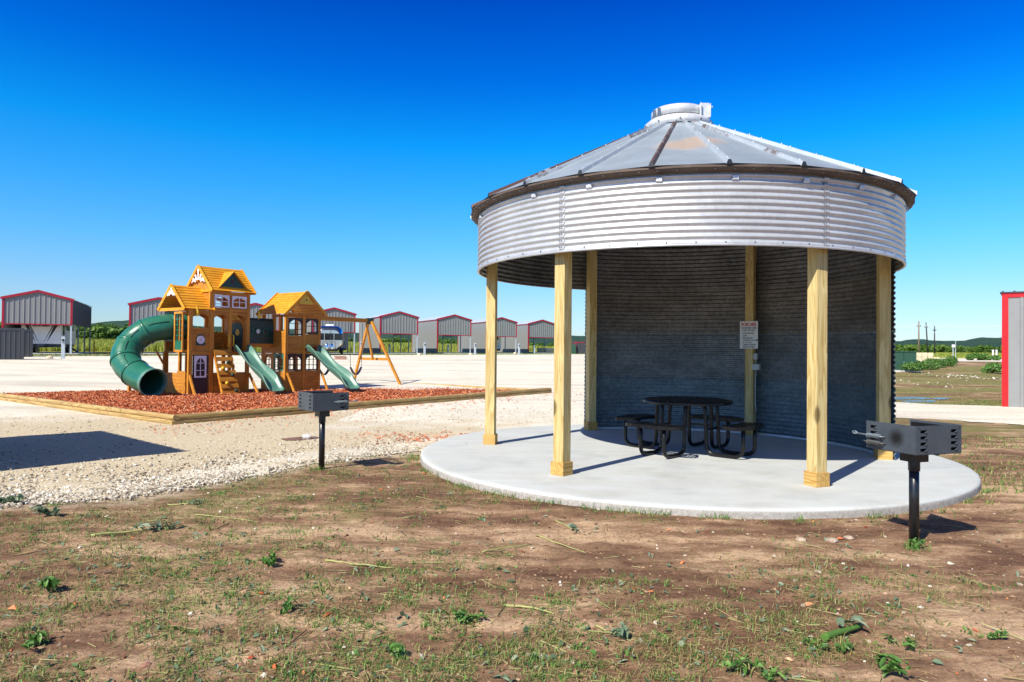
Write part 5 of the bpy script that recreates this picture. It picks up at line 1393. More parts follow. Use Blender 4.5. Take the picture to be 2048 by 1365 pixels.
# ------------------------------------------------------------------ ribbed sheds and enclosures
def shed(name, label, cat, loc, rz, w, d, h_, trim_mat, panel, pitch=.30, roofk=True):
    """front-left corner at loc; x runs along the front"""
    t = thing(name, label, cat, loc, rz)
    b = MB(); tw = .14
    ribbed(b, (tw, 0), (w-tw, 0), lambda u: .0, lambda u: h_-.16, pitch, .025); ribbed(b, (w, tw), (w, d-tw), lambda u: 0, lambda u: h_-.16, pitch, .025)
    ribbed(b, (w-tw, d), (tw, d), lambda u: 0, lambda u: h_-.16, pitch, .025); ribbed(b, (0, d-tw), (0, tw), lambda u: 0, lambda u: h_-.16, pitch, .025)
    build('wall_panel', b, panel, t)
    b = MB()
    for (x, y) in ((0, 0), (w, 0), (w, d), (0, d)):
        x0 = -.03 if x == 0 else w-tw; y0 = -.03 if y == 0 else d-tw; b.box(x0, x0+tw+.03, y0, y0+tw+.03, 0, h_-.16)
    b.box(-.03, w+.03, -.035, .03, h_-.16, h_-.02); b.box(-.03, w+.03, d-.03, d+.035, h_-.16, h_-.02); b.box(-.035, .03, .03, d-.03, h_-.16, h_-.02); b.box(w-.03, w+.035, .03, d-.03, h_-.16, h_-.02)
    build('trim', b, trim_mat, t)
    if roofk:
        b = MB(); b.box(-.08, w+.08, -.08, d+.08, h_-.018, h_+.02)
        for i in range(int(w/.30)+1): b.prism([(-.04+i*.30, h_+.02), (.04+i*.30, h_+.02), (.02+i*.30, h_+.05), (-.02+i*.30, h_+.05)], 'y', -.08, d+.08)
        build('roof', b, M['panel_dark'], t)
    return t
shed('storage_shed', 'grey ribbed steel shed with bright red corner trim cut by the right frame edge', 'shed', (15.82, 22.55, -.1), R(-36.9), 5.0, 4.0, 3.68, M['brightred'], M['panel'], .42)
# the same kind of shed stands outside the frame on the left; its shadow lies on the gravel
e1 = Vector((.745, -.667, 0)).normalized(); sc_ = Vector((-7.70, 8.22, -.1))
shed('storage_shed', 'grey steel shed outside the left frame edge, throwing its shadow on the gravel', 'shed', tuple(sc_), math.atan2(-e1.y, -e1.x), 3.8, 2.6, 3.55, M['brightred'], M['panel'], .42)
bpy.context.view_layer.update()
x, y, z = gp(0, 720.5); x1, y1, z1 = gp(46, 720.5)
shed('bin_enclosure', 'charcoal ribbed screen enclosure at the left frame edge in front of the trailer', 'enclosure', (x1-3.4*math.cos(R(33)), y1-3.4*math.sin(R(33)), z1), R(33), 3.4, .5, 2.05, M['panel_dark'], M['panel_dark'], .26, False)
x, y, z = gp(64, 715); shed('bin_enclosure', 'smaller charcoal ribbed screen just right of the left enclosure', 'enclosure', (x-1.15*math.cos(R(33)), y-1.15*math.sin(R(33)), z), R(33), 1.15, .5, 1.95, M['panel_dark'], M['panel_dark'], .26, False)
x, y, z = gp(1151, 708); shed('bin_enclosure', 'distant charcoal ribbed enclosure with a red corner seen between two shelter posts', 'enclosure', (x, y, z), R(5), 5.5, 3.0, 1.9, M['red'], M['panel_dark'], .30, False)
x, y, z = gp(1147, 708)
b = MB(); b.box(-.35, .35, -.3, .3, 0, 1.5); o = build('utility_box', b, M['transformer'], loc=(x, y, z), bevel=.03); tag(o, 'small green utility box beside the distant red-cornered enclosure', 'utility box')
# green transformer on its pad
x, y, z = gp(1802, 743.5); tf = thing('transformer_cabinet', 'dark green transformer cabinet on a concrete slab right of the shelter wall', 'transformer', (x, y, z), R(-8))
b = MB(); b.box(-1.0, 1.0, -.5, .5, -.02, .09); build('slab', b, M['concrete'], tf)
b = MB(); b.box(-.85, -.012, -.42, .42, .09, 1.18); b.box(.012, .72, -.42, .42, .09, 1.18); b.box(-.88, .75, -.45, .45, 1.18, 1.24); build('cabinet', b, M['transformer'], tf, .012)
b = MB(); b.box(-.02, .02, -.435, -.42, .5, .65); build('handle', b, M['framedark'], tf)
# pale block walls
def blockwall(px, py, n, rows, label, rz=0, bw=1.0):
    x, y, z = gp(px, py); b = MB()
    for r_ in range(rows):
        for k in range(n-(r_ > 0 and n > 3)): b.box(k*bw+RNG.uniform(0, .05)-n*bw/2, k*bw+bw-.04-n*bw/2, RNG.uniform(-.05, 0), .55, r_*.42, r_*.42+.40)
    o = build('block_wall', b, M['blocks'], bevel=.03, loc=(x, y, z), rz=rz); tag(o, label, 'stone wall')
blockwall(1850, 723, 5, 2, 'low cream stone block wall in the right distance behind the weeds', 0, .55)
blockwall(1793, 718, 4, 2, 'low cream stone block wall directly above the green transformer', 0, .60)
blockwall(1086, 706.5, 2, 2, 'cream stone blocks at the right of the rightmost cover', 0, 1.0)
blockwall(1105, 707, 2, 2, 'cream stone blocks partly hidden by the second shelter post', 0, 1.1)
# meter post and little marker posts
x, y, z = gp(1906, 724); t = thing('meter_post', 'white meter box on a thin post beyond the weeds on the right', 'post', (x, y, z), 0)
b = MB(); b.box(-.03, .03, -.03, .03, 0, 1.5); b.box(.22, .26, -.02, .02, 0, 1.95); build('post', b, M['framesteel'], t)
b = MB(); b.box(-.14, .14, -.09, -.03, 1.35, 1.62); build('meter_box', b, M['white'], t, .01)
for (p, lb) in (((1986, 720), 'left white marker post near the red-trimmed shed'), ((1993, 720), 'right white marker post near the red-trimmed shed')):
    x, y, z = gp(*p); b = MB(); b.box(-.07, .07, -.05, .05, 0, 1.05); b.box(-.09, .09, -.07, .07, 1.05, 1.15); o = build('marker_post', b, M['white'], loc=(x, y, z)); tag(o, lb, 'post', 'white marker posts on the right')
# utility poles and wires
poles = []
for (px, ybase, ytop, lean, mt, lb, dist) in ((1837.5, 708, 643, 0, 'polewood', 'tall weathered brown utility pole, leftmost of three', 150), (1856, 707, 645.5, -4.2, 'poledark', 'dark utility pole leaning to the left between two others', 160), (1869, 706, 652, 0, 'poledark', 'straight dark utility pole, rightmost of three', 175)):
    d = ray(px, ybase); k = dist/math.hypot(d[0], d[1]); x, y = d[0]*k, d[1]*k; z = float(tz(x, y)); h_ = (ybase-ytop)/FPX*y+.3
    t = thing('utility_pole', lb, 'utility pole', (x, y, z), 0, 'utility poles on the right horizon')
    b = MB(); tx_ = lean/FPX*y*1.0; b.cyl((0, 0, 0), (tx_, 0, h_), .15, 10, .10); build('pole', b, M[mt], t)
    b = MB(); zz = h_-1.0; b.beam((tx_*.9-.35, 0, zz), (tx_*.9+.35, 0, zz), .08, .10); 
    for s_ in (-.3, .3): b.cyl((tx_*.9+s_, 0, zz+.06), (tx_*.9+s_, 0, zz+.26), .05, 8)
    build('crossarm', b, M[mt], t); poles.append((x, y, z+zz, mt))
for i, (yp, dist) in enumerate(((650, 150), (652.5, 152), (656, 155), (667, 160))):
    b = MB(); pts = []
    for k in range(25):
        px = 1690+k*20; d = ray(px, yp+3.0*math.sin(math.pi*((px-1560) % 300)/300)-1.5); q = dist/math.hypot(d[0], d[1]); pts.append((d[0]*q, d[1]*q, CAMH+d[2]*q))
    b.tube(pts, .035, 5, caps=False); o = build('power_line', b, M['framesteel'])
    tag(o, '%s thin power line crossing the sky by the utility poles' % ['topmost', 'second highest', 'third highest', 'lowest'][i], 'power line', 'power lines on the right')
# the little white litter beside the puddle
x, y, z = gp(613, 879); b = MB(); b.box(-.07, .045, -.035, .035, .0, .055); b.box(.05, .07, -.03, .03, .004, .05); o = build('litter', b, M['paper'], loc=(x, y, z+.03), rz=.2, bevel=.006); tag(o, 'small crushed white carton lying by the muddy puddle behind the left grill', 'litter')

# ------------------------------------------------------------------ hills
HP = [(-900, 660), (-300, 652), (0, 650), (100, 652), (180, 648), (198, 645.5), (225, 643), (257, 640.7), (300, 641), (340, 646), (400, 653), (430, 653), (560, 659), (700, 665), (800, 669), (950, 670), (1120, 671), (1180, 672), (1400, 678), (1650, 683), (1783, 683.5), (1806, 681.5), (1822, 679.2), (1845, 679), (1862, 682), (1885, 683), (1930, 681), (1950, 677.5), (1965, 675.3), (2000, 675.5), (2050, 677), (2200, 672), (2500, 682), (3000, 690)]
hx_ = [p[0] for p in HP]; hy_ = [p[1] for p in HP]; vs = []; n_ = 700; nk_ = 26; DH = 1500
for i in range(n_+1):
    px = -900+3900*i/n_; py = float(np.interp(px, hx_, hy_))
    d = ray(px, py); dd_ = math.hypot(d[0], d[1]); top = CAMH+d[2]/dd_*DH; ux, uy = d[0]/dd_, d[1]/dd_
    for k in range(nk_):
        f = k/(nk_-1); r = 620+(DH-620)*f if f < .9999 else DH
        hgt = 2.5+(top-2.5)*(f**1.7); hgt = min(hgt, CAMH+(top-CAMH)*r/DH-0.0 if k < nk_-1 else top)
        hgt += (1.4*mnoise.noise((ux*r*.03, uy*r*.03, 0))+ .8*mnoise.noise((ux*r*.12, uy*r*.12, 5)))*(f*.9)
        vs.append((ux*r, uy*r, hgt))
    for (r, z) in ((DH+150, top*.8), (DH+500, -5)): vs.append((ux*r, uy*r, z))
kk = nk_+2; fs = [(i*kk+j, i*kk+j+1, (i+1)*kk+j+1, (i+1)*kk+j) for i in range(n_) for j in range(kk-1)]
struct(np_mesh('hills', np.array(vs), np.array(fs), M['hill'], True))

# ------------------------------------------------------------------ woodland belts (far-off, reads as one mass)
def leaf_cloud(centers, radii, per, size, seed):
    rg = np.random.default_rng(seed); C = np.repeat(np.asarray(centers), per, 0); Rr = np.repeat(np.asarray(radii), per, 0); n = len(C)
    d = rg.normal(size=(n, 3)); d /= np.linalg.norm(d, axis=1)[:, None]; rr = rg.uniform(.55, 1.05, n)[:, None]**.7
    lump = 1+.22*np.sin(d[:, :1]*5+C[:, :1])*np.cos(d[:, 1:2]*4+C[:, 1:2])
    P = C+d*rr*Rr*lump; nrm = d*.6+rg.normal(size=(n, 3))*.6+np.array([0, 0, .35]); nrm /= np.linalg.norm(nrm, axis=1)[:, None]
    a = np.cross(nrm, rg.normal(size=(n, 3))); a /= np.linalg.norm(a, axis=1)[:, None]; b_ = np.cross(nrm, a)
    s_ = size*rg.uniform(.5, 1.3, (n, 1)); V = np.stack([P-a*s_, P+b_*s_*.6, P+a*s_, P-b_*s_*.6], 1).reshape(-1, 3)
    F = np.arange(n*4).reshape(-1, 4); return V, F
def wood_belt(name, profile, dist, jit, n, hjit, per, size, seed):
    rg = np.random.default_rng(seed); xs = [p[0] for p in profile]; cs, rd = [], []
    for i in range(n):
        px = rg.uniform(xs[0], xs[-1]); ytop = float(np.interp(px, xs, [p[1] for p in profile])); dd = float(np.interp(px, xs, [p[2] for p in profile]))+abs(rg.normal(0, jit))
        d = ray(px, ytop); k = dd/math.hypot(d[0], d[1]); x, y = d[0]*k, d[1]*k; zt = CAMH+d[2]*k; zg = float(tz(x, y)); h_ = max(1.5, (zt-zg)*rg.uniform(hjit, 1.08))
        w = h_*rg.uniform(.42, .62); nb_ = 3
        for q in range(nb_): cs.append((x+rg.normal(0, w*.45), y+rg.normal(0, w*.3), zg+h_*(.28+.22*q))); rd.append((w*rg.uniform(.6, .9), w*rg.uniform(.6, .9), h_*rg.uniform(.20, .28)))
    V, F = leaf_cloud(cs, rd, per, size, seed); o = np_mesh(name, V, F, M['tree'], False); o['kind'] = 'stuff'; return o
LP = [(-500, 642, 135), (0, 643, 140), (150, 647, 150), (200, 648, 150), (260, 646, 150), (330, 650, 155), (470, 662, 165), (600, 668, 172), (700, 673, 178), (800, 674, 182), (900, 678, 195), (1000, 683, 220), (1100, 686, 250), (1190, 689, 270)]
wood_belt('woodland', LP, 0, 14, 330, .62, 200, .34, 21)
RPf = [(1650, 689, 250), (1783, 690.5, 250), (1830, 689, 250), (1900, 691, 250), (1950, 690.5, 250), (2010, 691.5, 250), (2500, 690, 240)]
wood_belt('woodland', RPf, 0, 25, 200, .6, 170, .5, 22)
# tall grass field behind the covers
rg = np.random.default_rng(5)
def blades(P, h0, h1, w, lean, seed, mat, name, segs=1):
    rg = np.random.default_rng(seed); P = np.asarray(P, float); n = len(P); h_ = rg.uniform(h0, h1, n)[:, None]; yaw = rg.uniform(0, 2*np.pi, n); la = np.abs(rg.normal(lean, lean*.5, n))[:, None]
    side = np.stack([-np.sin(yaw), np.cos(yaw), np.zeros(n)], 1)*w/2; dr = np.stack([np.cos(yaw), np.sin(yaw), np.zeros(n)], 1)
    up = np.array([0, 0, 1.0]); mid = P+dr*h_*la*.35+up*h_*.55*np.cos(la*.6); tip = P+dr*h_*la*1.0+up*h_*np.cos(np.minimum(la, 1.4))
    V = np.stack([P-side, P+side, mid+side*.75, mid-side*.75, tip], 1).reshape(-1, 3); b0 = (np.arange(n)*5)[:, None]
    F = np.concatenate([b0+np.array([[0, 1, 2]]), b0+np.array([[0, 2, 3]]), b0+np.array([[3, 2, 4]])], 0)
    o = np_mesh(name, V, F, mat, False, 3); o['kind'] = 'stuff'; return o
P = []
while len(P) < 60000:
    th = rg.uniform(-.75, .14); r = rg.uniform(72, 165); x, y = r*math.sin(th), r*math.cos(th)
    # only beyond the row of covers
    t_ = (x+40)*(-.763)+(y-59)*.646
    if t_ < 15.5: continue
    P.append((x, y, float(tz(x, y))))
blades(P, .5, 1.1, .16, .25, 8, M['field'], 'field_grass')
P = []
while len(P) < 16000:
    th = rg.uniform(.48, .75); r = rg.uniform(105, 215); P.append((r*math.sin(th), r*math.cos(th), float(tz(r*math.sin(th), r*math.cos(th)))))
blades(P, .12, .35, .2, .35, 9, M['field'], 'field_grass')
# bushy weeds right of the transformer and by the shed
def weed_clump(pxs, h_, label, n=60, size=.12, grp='leafy weed clumps on the right'):
    cs, rd = [], []; x0 = y0 = 0
    base = gp(*pxs[0])
    for i, (px, py) in enumerate(pxs):
        x, y, z = gp(px, py)
        for q in range(3): cs.append((x+rg.normal(0, .18)-base[0], y+rg.normal(0, .3)-base[1], z+h_*rg.uniform(.25, .6)-base[2])); rd.append((.36, .36, h_*.30))
    V, F = leaf_cloud(cs, rd, n, size, int(pxs[0][0])); o = np_mesh('weed_clump', V, F, M['weedleaf'], False); o.location = base; tag(o, label, 'weeds', grp)
weed_clump([(1824, 746), (1834, 746), (1845, 743), (1840, 741)], .75, 'leafy weed clump directly right of the green transformer', 330, .05)
weed_clump([(1858, 740), (1868, 738), (1880, 736), (1893, 733), (1903, 731), (1872, 734)], .8, 'long leafy weed clump below the white meter post', 330, .055)
weed_clump([(1982, 747), (1992, 748), (1996, 744)], .7, 'leafy weed clump against the red-trimmed shed corner', 200, .07)
weed_clump([(1946, 722)], .9, 'round shrub on the far bank, leftmost of three', 260, .12); weed_clump([(1966, 722)], .9, 'round shrub on the far bank, middle of three', 260, .12); weed_clump([(1983, 722)], .8, 'round shrub on the far bank, rightmost of three', 260, .12)

# ------------------------------------------------------------------ foreground ground cover
def gz(x, y):
    """height of the displaced ground"""
    r = math.hypot(x, y); z = float(tz(x, y))
    if r < 16:
        th = math.atan2(x, y); k = min(1, max(0, (r_near(th)-r)/.6)) if -1.2 < th < 1.1 else 1
        k = min(k, min(1, max(0.0, (math.hypot(x-PC[0], y-PC[1])-PADR)/.35+.25)))
        z += k*(.030*fbm(x, y, .9, 3)+.016*fbm(x, y, 4.5, 4))-.006*(1-k)
    return z
def on_dirt(x, y, m_=.02):
    if math.hypot(x-PC[0], y-PC[1]) < PADR+m_: return False
    return not in_lot(x, y)
def scatter(n, rmin, rmax, dens, th0=-.80, th1=.78, seed=1, power=1.2):
    rg = np.random.default_rng(seed); out = []; tries = 0
    while len(out) < n and tries < n*30:
        tries += 1; th = rg.uniform(th0, th1); f = rg.uniform(); r = rmin*(rmax/rmin)**f if power > 1 else rg.uniform(rmin, rmax)
        x, y = r*math.sin(th), r*math.cos(th)
        if on_dirt(x, y) and rg.uniform() < dens(x, y, r): out.append((x, y))
    return out
def vegd(x, y, r):
    v = .42+1.0*fbm(x, y, .55, 4)+.9*fbm(x, y, 2.6, 3)
    v += (.30+.22*max(0, min(1, (6-y)/2)))*max(0, min(1, (-x+.3)/2.5))-.28*max(0, min(1, (x-.8)/2))
    return max(.0, min(1, v*1.1-.30))
# clumps of short creeping grass: tuft centres, then blades around them
cent = scatter(4200, 2.6, 13.5, vegd, seed=31); rg = np.random.default_rng(33); P = []; Pd = []
for (x, y) in cent:
    k = int(rg.integers(5, 17)); s_ = rg.uniform(.015, .075)
    dry = rg.uniform() < (.30 if x < .5 else .6)
    for _ in range(k):
        a, c_ = x+rg.normal(0, s_), y+rg.normal(0, s_*1.1)
        if on_dirt(a, c_, .005): (Pd if dry else P).append((a, c_, gz(a, c_)-.004))
blades(P, .018, .066, .0058, 1.15, 41, M['blade'], 'grass')
blades(Pd, .02, .07, .005, 1.0, 42, M['dryblade'], 'dry_grass')
P = [(x, y, gz(x, y)-.003) for (x, y) in scatter(14000, 2.6, 12, lambda x, y, r: .15+.85*vegd(x, y, r), seed=35)]
blades(P, .012, .04, .006, 1.1, 43, M['dryblade'], 'dry_grass')
# tufts along the slab edge and grill feet
P = []
for _ in range(2600):
    an = rg.uniform(math.pi*.93, math.pi*2.05); r = PADR+.02+abs(rg.normal(0, .10)); a, c_ = PC[0]+r*math.cos(an), PC[1]+r*math.sin(an)
    if fbm(a, c_, 2.5, 2) > .0 and not in_lot(a, c_): P.append((a, c_, gz(a, c_)))
for (cx_, cy_) in ((3.53, 6.08), (3.50, 6.12), (-2.66, 9.6)):
    for _ in range(40): P.append((cx_+rg.normal(0, .05), cy_+rg.normal(0, .05), gz(cx_, cy_)))
blades(P, .03, .10, .007, .7, 44, M['blade'], 'grass')
# verge behind the pavilion on the right and far right field
P = []
for _ in range(16000):
    th = rg.uniform(.44, .70); r = rg.uniform(10.5, 17.5); x, y = r*math.sin(th), r*math.cos(th)
    if on_dirt(x, y) and rg.uniform() < .35+.8*fbm(x, y, .8, 3): P.append((x, y, gz(x, y)))
for _ in range(16000):
    th = rg.uniform(.50, .66); r = rg.uniform(22, 55); x, y = r*math.sin(th), r*math.cos(th)
    if on_dirt(x, y) and rg.uniform() < .45+1.0*fbm(x, y, .35, 3): P.append((x, y, float(tz(x, y))))
for _ in range(2500):
    x, y = rg.uniform(12.5, 17), rg.uniform(22.8, 25.5)
    if on_dirt(x, y) and fbm(x*.5, y*2, 1.1, 3) > -.05: P.append((x, y, float(tz(x, y))))
hf = len(P)//2; rg.shuffle(P); blades(P[:hf], .025, .085, .012, .9, 45, M['blade'], 'grass'); blades(P[hf:], .025, .08, .010, 1.0, 49, M['dryblade'], 'dry_grass')
P = []
for _ in range(9000):
    th = rg.uniform(-.66, .1); ro = lot_far(th); r = ro+rg.uniform(-.5, 8); P.append((r*math.sin(th), r*math.cos(th), float(tz(r*math.sin(th), r*math.cos(th)))-.02))
blades(P, .06, .16, .06, .7, 46, M['blade'], 'grass')
# wilted leaves, clippings, straw, stones, red chips
def leaves(pts, s0, s1, mat, name, seed, curl=.5):
    rg = np.random.default_rng(seed); n = len(pts); C = np.array(pts); yaw = rg.uniform(0, 2*np.pi, n); s_ = rg.uniform(s0, s1, (n, 1)); tl = rg.normal(0, curl, n)
    a = np.stack([np.cos(yaw)*np.cos(tl), np.sin(yaw)*np.cos(tl), np.sin(tl)], 1); sd = np.stack([-np.sin(yaw), np.cos(yaw), rg.normal(0, .5, n)], 1); up = np.array([0, 0, 1.0])
    c = C+up*s_*.25; w = .42
    V = np.stack([c-a*s_*.5, c-a*s_*.12+sd*s_*w*.5+up*s_*.10, c+a*s_*.30+sd*s_*w*.38+up*s_*.12, c+a*s_*.6-up*s_*.05, c+a*s_*.30-sd*s_*w*.38+up*s_*.10, c-a*s_*.12-sd*s_*w*.5+up*s_*.14, c+a*s_*.1], 1).reshape(-1, 3)
    b0 = (np.arange(n)*7)[:, None]; F = np.concatenate([b0+np.array([[i, (i+1) % 6, 6]]) for i in range(6)], 0)
    o = np_mesh(name, V, F, mat, False, 3); o['kind'] = 'stuff'; return o
pts = []
for (x, y) in scatter(800, 2.8, 12.5, lambda x, y, r: .15+.85*vegd(x, y, r), seed=51):
    for _ in range(int(rg.integers(1, 5))): a, c_ = x+rg.normal(0, .04), y+rg.normal(0, .04); pts.append((a, c_, gz(a, c_)))
leaves(pts, .014, .055, M['greyleaf'], 'wilted_leaves', 52)
pts = []
for (x, y) in scatter(620, 2.8, 12.5, vegd, seed=53):
    for _ in range(int(rg.integers(3, 12))): a, c_ = x+rg.normal(0, .03), y+rg.normal(0, .03); pts.append((a, c_, gz(a, c_)))
leaves(pts, .012, .036, M['weedleaf'], 'broadleaf_weeds', 54, .7)
def straws(pts, l0, l1, w, mat, name, seed):
    rg = np.random.default_rng(seed); n = len(pts); C = np.array(pts); yaw = rg.uniform(0, 2*np.pi, n); L = rg.uniform(l0, l1, (n, 1)); tl = rg.normal(.02, .07, n)
    a = np.stack([np.cos(yaw)*np.cos(tl), np.sin(yaw)*np.cos(tl), np.sin(tl)], 1); sd = np.stack([-np.sin(yaw), np.cos(yaw), np.zeros(n)], 1)*w/2; up = np.array([0, 0, 1.0])
    bend = sd*rg.normal(0, 1, (n, 1))*L*8; V = []
    for f in (-.5, 0, .5):
        c = C+a*L*f+bend*(.25-f*f)+up*.006; V += [c-sd, c+sd, c+up*w]
    V = np.stack(V, 1).reshape(-1, 3); b0 = (np.arange(n)*9)[:, None]; q = []
    for k in (0, 3):
        for (i, j) in ((0, 1), (1, 2), (2, 0)): q.append(b0+np.array([[k+i, k+j, k+3+j, k+3+i]]))
    o = np_mesh(name, V, np.concatenate(q, 0), mat, False, 4); o['kind'] = 'stuff'; return o
pts = [(x, y, gz(x, y)) for (x, y) in scatter(4600, 2.7, 12.5, lambda x, y, r: .1+.9*vegd(x, y, r), seed=55)]
straws(pts, .03, .13, .003, M['straw'], 'straw', 56)
pts = [(x, y, gz(x, y)) for (x, y) in scatter(80, 3.0, 11.5, lambda x, y, r: .3+.7*vegd(x, y, r), seed=57)]
straws(pts, .12, .36, .006, M['straw'], 'cut_stems', 58)
pts = [(x, y, gz(x, y)+.002) for (x, y) in scatter(55, 2.8, 11.5, lambda x, y, r: .6, seed=59)]
chips('scattered_wood_chips', pts, .02, .065, M['chip'], .15, 2.2, .5, 60)
def stones(pts, s0, s1, name, seed, mat=None):
    rg = np.random.default_rng(seed); n = len(pts); C = np.array(pts)
    base = np.array([(1, 0, 0), (-1, 0, 0), (0, 1, 0), (0, -1, 0), (0, 0, 1), (0, 0, -1), (.6, .6, .55), (-.6, .6, .5), (.6, -.6, .5), (-.6, -.6, .55)], float)[:6]
    V8 = np.array([(-1, -1, -.6), (1, -1, -.6), (1, 1, -.6), (-1, 1, -.6), (-.7, -.7, .6), (.7, -.7, .6), (.7, .7, .6), (-.7, .7, .6)])
    s_ = (s0+(s1-s0)*rg.uniform(0, 1, n)**2.2)[:, None, None]*np.stack([np.ones(n), rg.uniform(.6, 1, n), rg.uniform(.4, .8, n)], 1)[:, None, :]
    V = V8[None]*(1+rg.normal(0, .22, (n, 8, 3)))*s_/2
    yaw = rg.uniform(0, 6.28, n); c, s2 = np.cos(yaw)[:, None], np.sin(yaw)[:, None]; tl = rg.normal(0, .4, n); ct, st_ = np.cos(tl)[:, None], np.sin(tl)[:, None]
    x = V[..., 0]*ct-V[..., 2]*st_; z = V[..., 0]*st_+V[..., 2]*ct; y = V[..., 1]
    V = np.stack([x*c-y*s2, x*s2+y*c, z], -1)+C[:, None, :]+np.array([0, 0, 1])*s_[:, :, :1]*.12
    b0 = (np.arange(n)*8)[:, None]; F = np.concatenate([b0+np.array([f]) for f in ([0, 3, 2, 1], [4, 5, 6, 7], [0, 1, 5, 4], [1, 2, 6, 5], [2, 3, 7, 6], [3, 0, 4, 7])], 0)
    o = np_mesh(name, V.reshape(-1, 3), F, mat or M['stone'], False, 4); o['kind'] = 'stuff'; return o
pts = []; rg = np.random.default_rng(71)
while len(pts) < 9000:
    th = rg.uniform(-.70, -.12); rn_ = r_near(th); off = rg.gamma(2.2, .42)-.25; r = rn_+off
    if off > 3.2: continue
    w = 1.0 if th < -.36 else .5
    if rg.uniform() > w: continue
    x, y = r*math.sin(th), r*math.cos(th)
    if math.hypot(x-PC[0], y-PC[1]) < PADR+.02: continue
    pts.append((x, y, gz(x, y)+.018+(.012 if off > .1 else 0)))
stones(pts, .008, .048, 'gravel_stones', 72)
pts = []
for _ in range(6500):
    th = rg.uniform(-.66, .12); r = 11+9*rg.uniform()**1.5; x, y = r*math.sin(th), r*math.cos(th)
    if in_lot(x, y) and math.hypot(x-PC[0], y-PC[1]) > PADR+.05 and not (0 < (Vector((x, y, 0))-Vector((*CA, 0))).dot(tA) < LA and 0 < (Vector((x, y, 0))-Vector((*CA, 0))).dot(tB) < LB): pts.append((x, y, gz(x, y)+.022))
stones(pts, .010, .034, 'gravel_stones', 73)
pts = [(x, y, gz(x, y)-.004) for (x, y) in scatter(15000, 2.5, 13, lambda x, y, r: .35+.6*max(0, fbm(x+9, y, 1.1, 3)+.3), seed=78)]
stones(pts, .005, .030, 'soil_clods', 79, M['clod'])
pts = [(x, y, gz(x, y)) for (x, y) in scatter(520, 2.7, 12, lambda x, y, r: .25+.75*max(0, min(1, (x-1.2)/2.5)), seed=75)]
stones(pts, .008, .038, 'pebbles', 76)
pts = [(x, y, float(tz(x, y))+.02) for (x, y) in [(p[0]+rg.normal(0, .5), p[1]+rg.normal(0, 1.5)) for p in [gp(px, py) for (px, py) in ((1840, 769), (1850, 767), (1945, 757), (1955, 757), (1965, 755), (1925, 753), (1900, 752), (1880, 753))] for _ in range(16)]]
stones(pts, .04, .13, 'pebbles', 77)

# individual stalks, weeds and rocks one can point at
def stalk(px0, py0, px1, py1, r, label, mat='stalk', sag=.0, leafy=0):
    a = gp(px0, py0); c = gp(px1, py1); r *= .8; a = Vector((a[0], a[1], gz(a[0], a[1])+r)); c = Vector((c[0], c[1], gz(c[0], c[1])+r)); L = (c-a).length; pts = []; n = 10
    dr = (c-a).normalized(); nr_ = Vector((-dr.y, dr.x, 0))
    for i in range(n+1):
        f = i/n; p = a.lerp(c, f)+nr_*(sag*L*math.sin(math.pi*f)+.022*L*mnoise.noise((f*5, px0, 0)))+Vector((0, 0, .010*mnoise.noise((f*4, px0, 3)))); p.z = max(p.z, gz(p.x, p.y)+r*.6); pts.append(p-a)
    b = MB(); b.tube(pts, [r*(1-.45*i/n) for i in range(n+1)], 7)
    if leafy:
        t = thing('cut_stalk', label, 'stalk', tuple(a), 0, 'cut stalks lying on the dirt'); build('stem', b, M[mat], t)
        pl = []
        for _ in range(leafy): f = RNG.uniform(.5, 1.05); q = a.lerp(c, f); pl.append((q.x-a.x+RNG.normal(0, .03), q.y-a.y+RNG.normal(0, .03), q.z-a.z+RNG.uniform(0, .02)))
        o = leaves(pl, .04, .10, M['greyleaf'], 'leaves', int(px0)); o.parent = t; del o['kind']
    else:
        o = build('cut_stalk', b, M[mat], loc=tuple(a)); tag(o, label, 'stalk', 'cut stalks lying on the dirt')
stalk(182, 1078, 352, 1058, .016, 'long pale green stalk lying on the dirt at left, leafy at its right end', sag=.03, leafy=26)
stalk(650, 1124, 786, 1138, .011, 'pale yellow straight stalk lying just left of the frame centre', sag=-.02)
stalk(1008, 1212, 1108, 1232, .012, 'curved yellow-green stalk lying low in the centre foreground', sag=.12)
stalk(1110, 1045, 1158, 1068, .009, 'short yellow stalk close to the slab edge with a green leaf end', sag=.02, leafy=6)
stalk(335, 1013, 397, 1013, .011, 'pale stalk under dark leaves at left near the gravel', leafy=12)
stalk(390, 1033, 520, 1044, .008, 'thin straw stalk right of the dark leafy heap', sag=.04)
stalk(965, 1108, 1062, 1092, .009, 'dry yellow stalk among thatch in front of the slab', sag=.03)
stalk(1075, 1072, 1172, 1104, .009, 'brown-yellow stalk slanting down to the right before the slab', sag=-.02)
stalk(1648, 1286, 1722, 1258, .030, 'thick green pod-like stalk lying in the right foreground', 'weedleaf', sag=.03, leafy=8)
stalk(1190, 1254, 1262, 1284, .008, 'pale stalk with small leaves in the centre right foreground', leafy=10)
stalk(1720, 1034, 1830, 1019, .007, 'thin reddish twig lying along the slab edge by the right grill post', 'polewood')
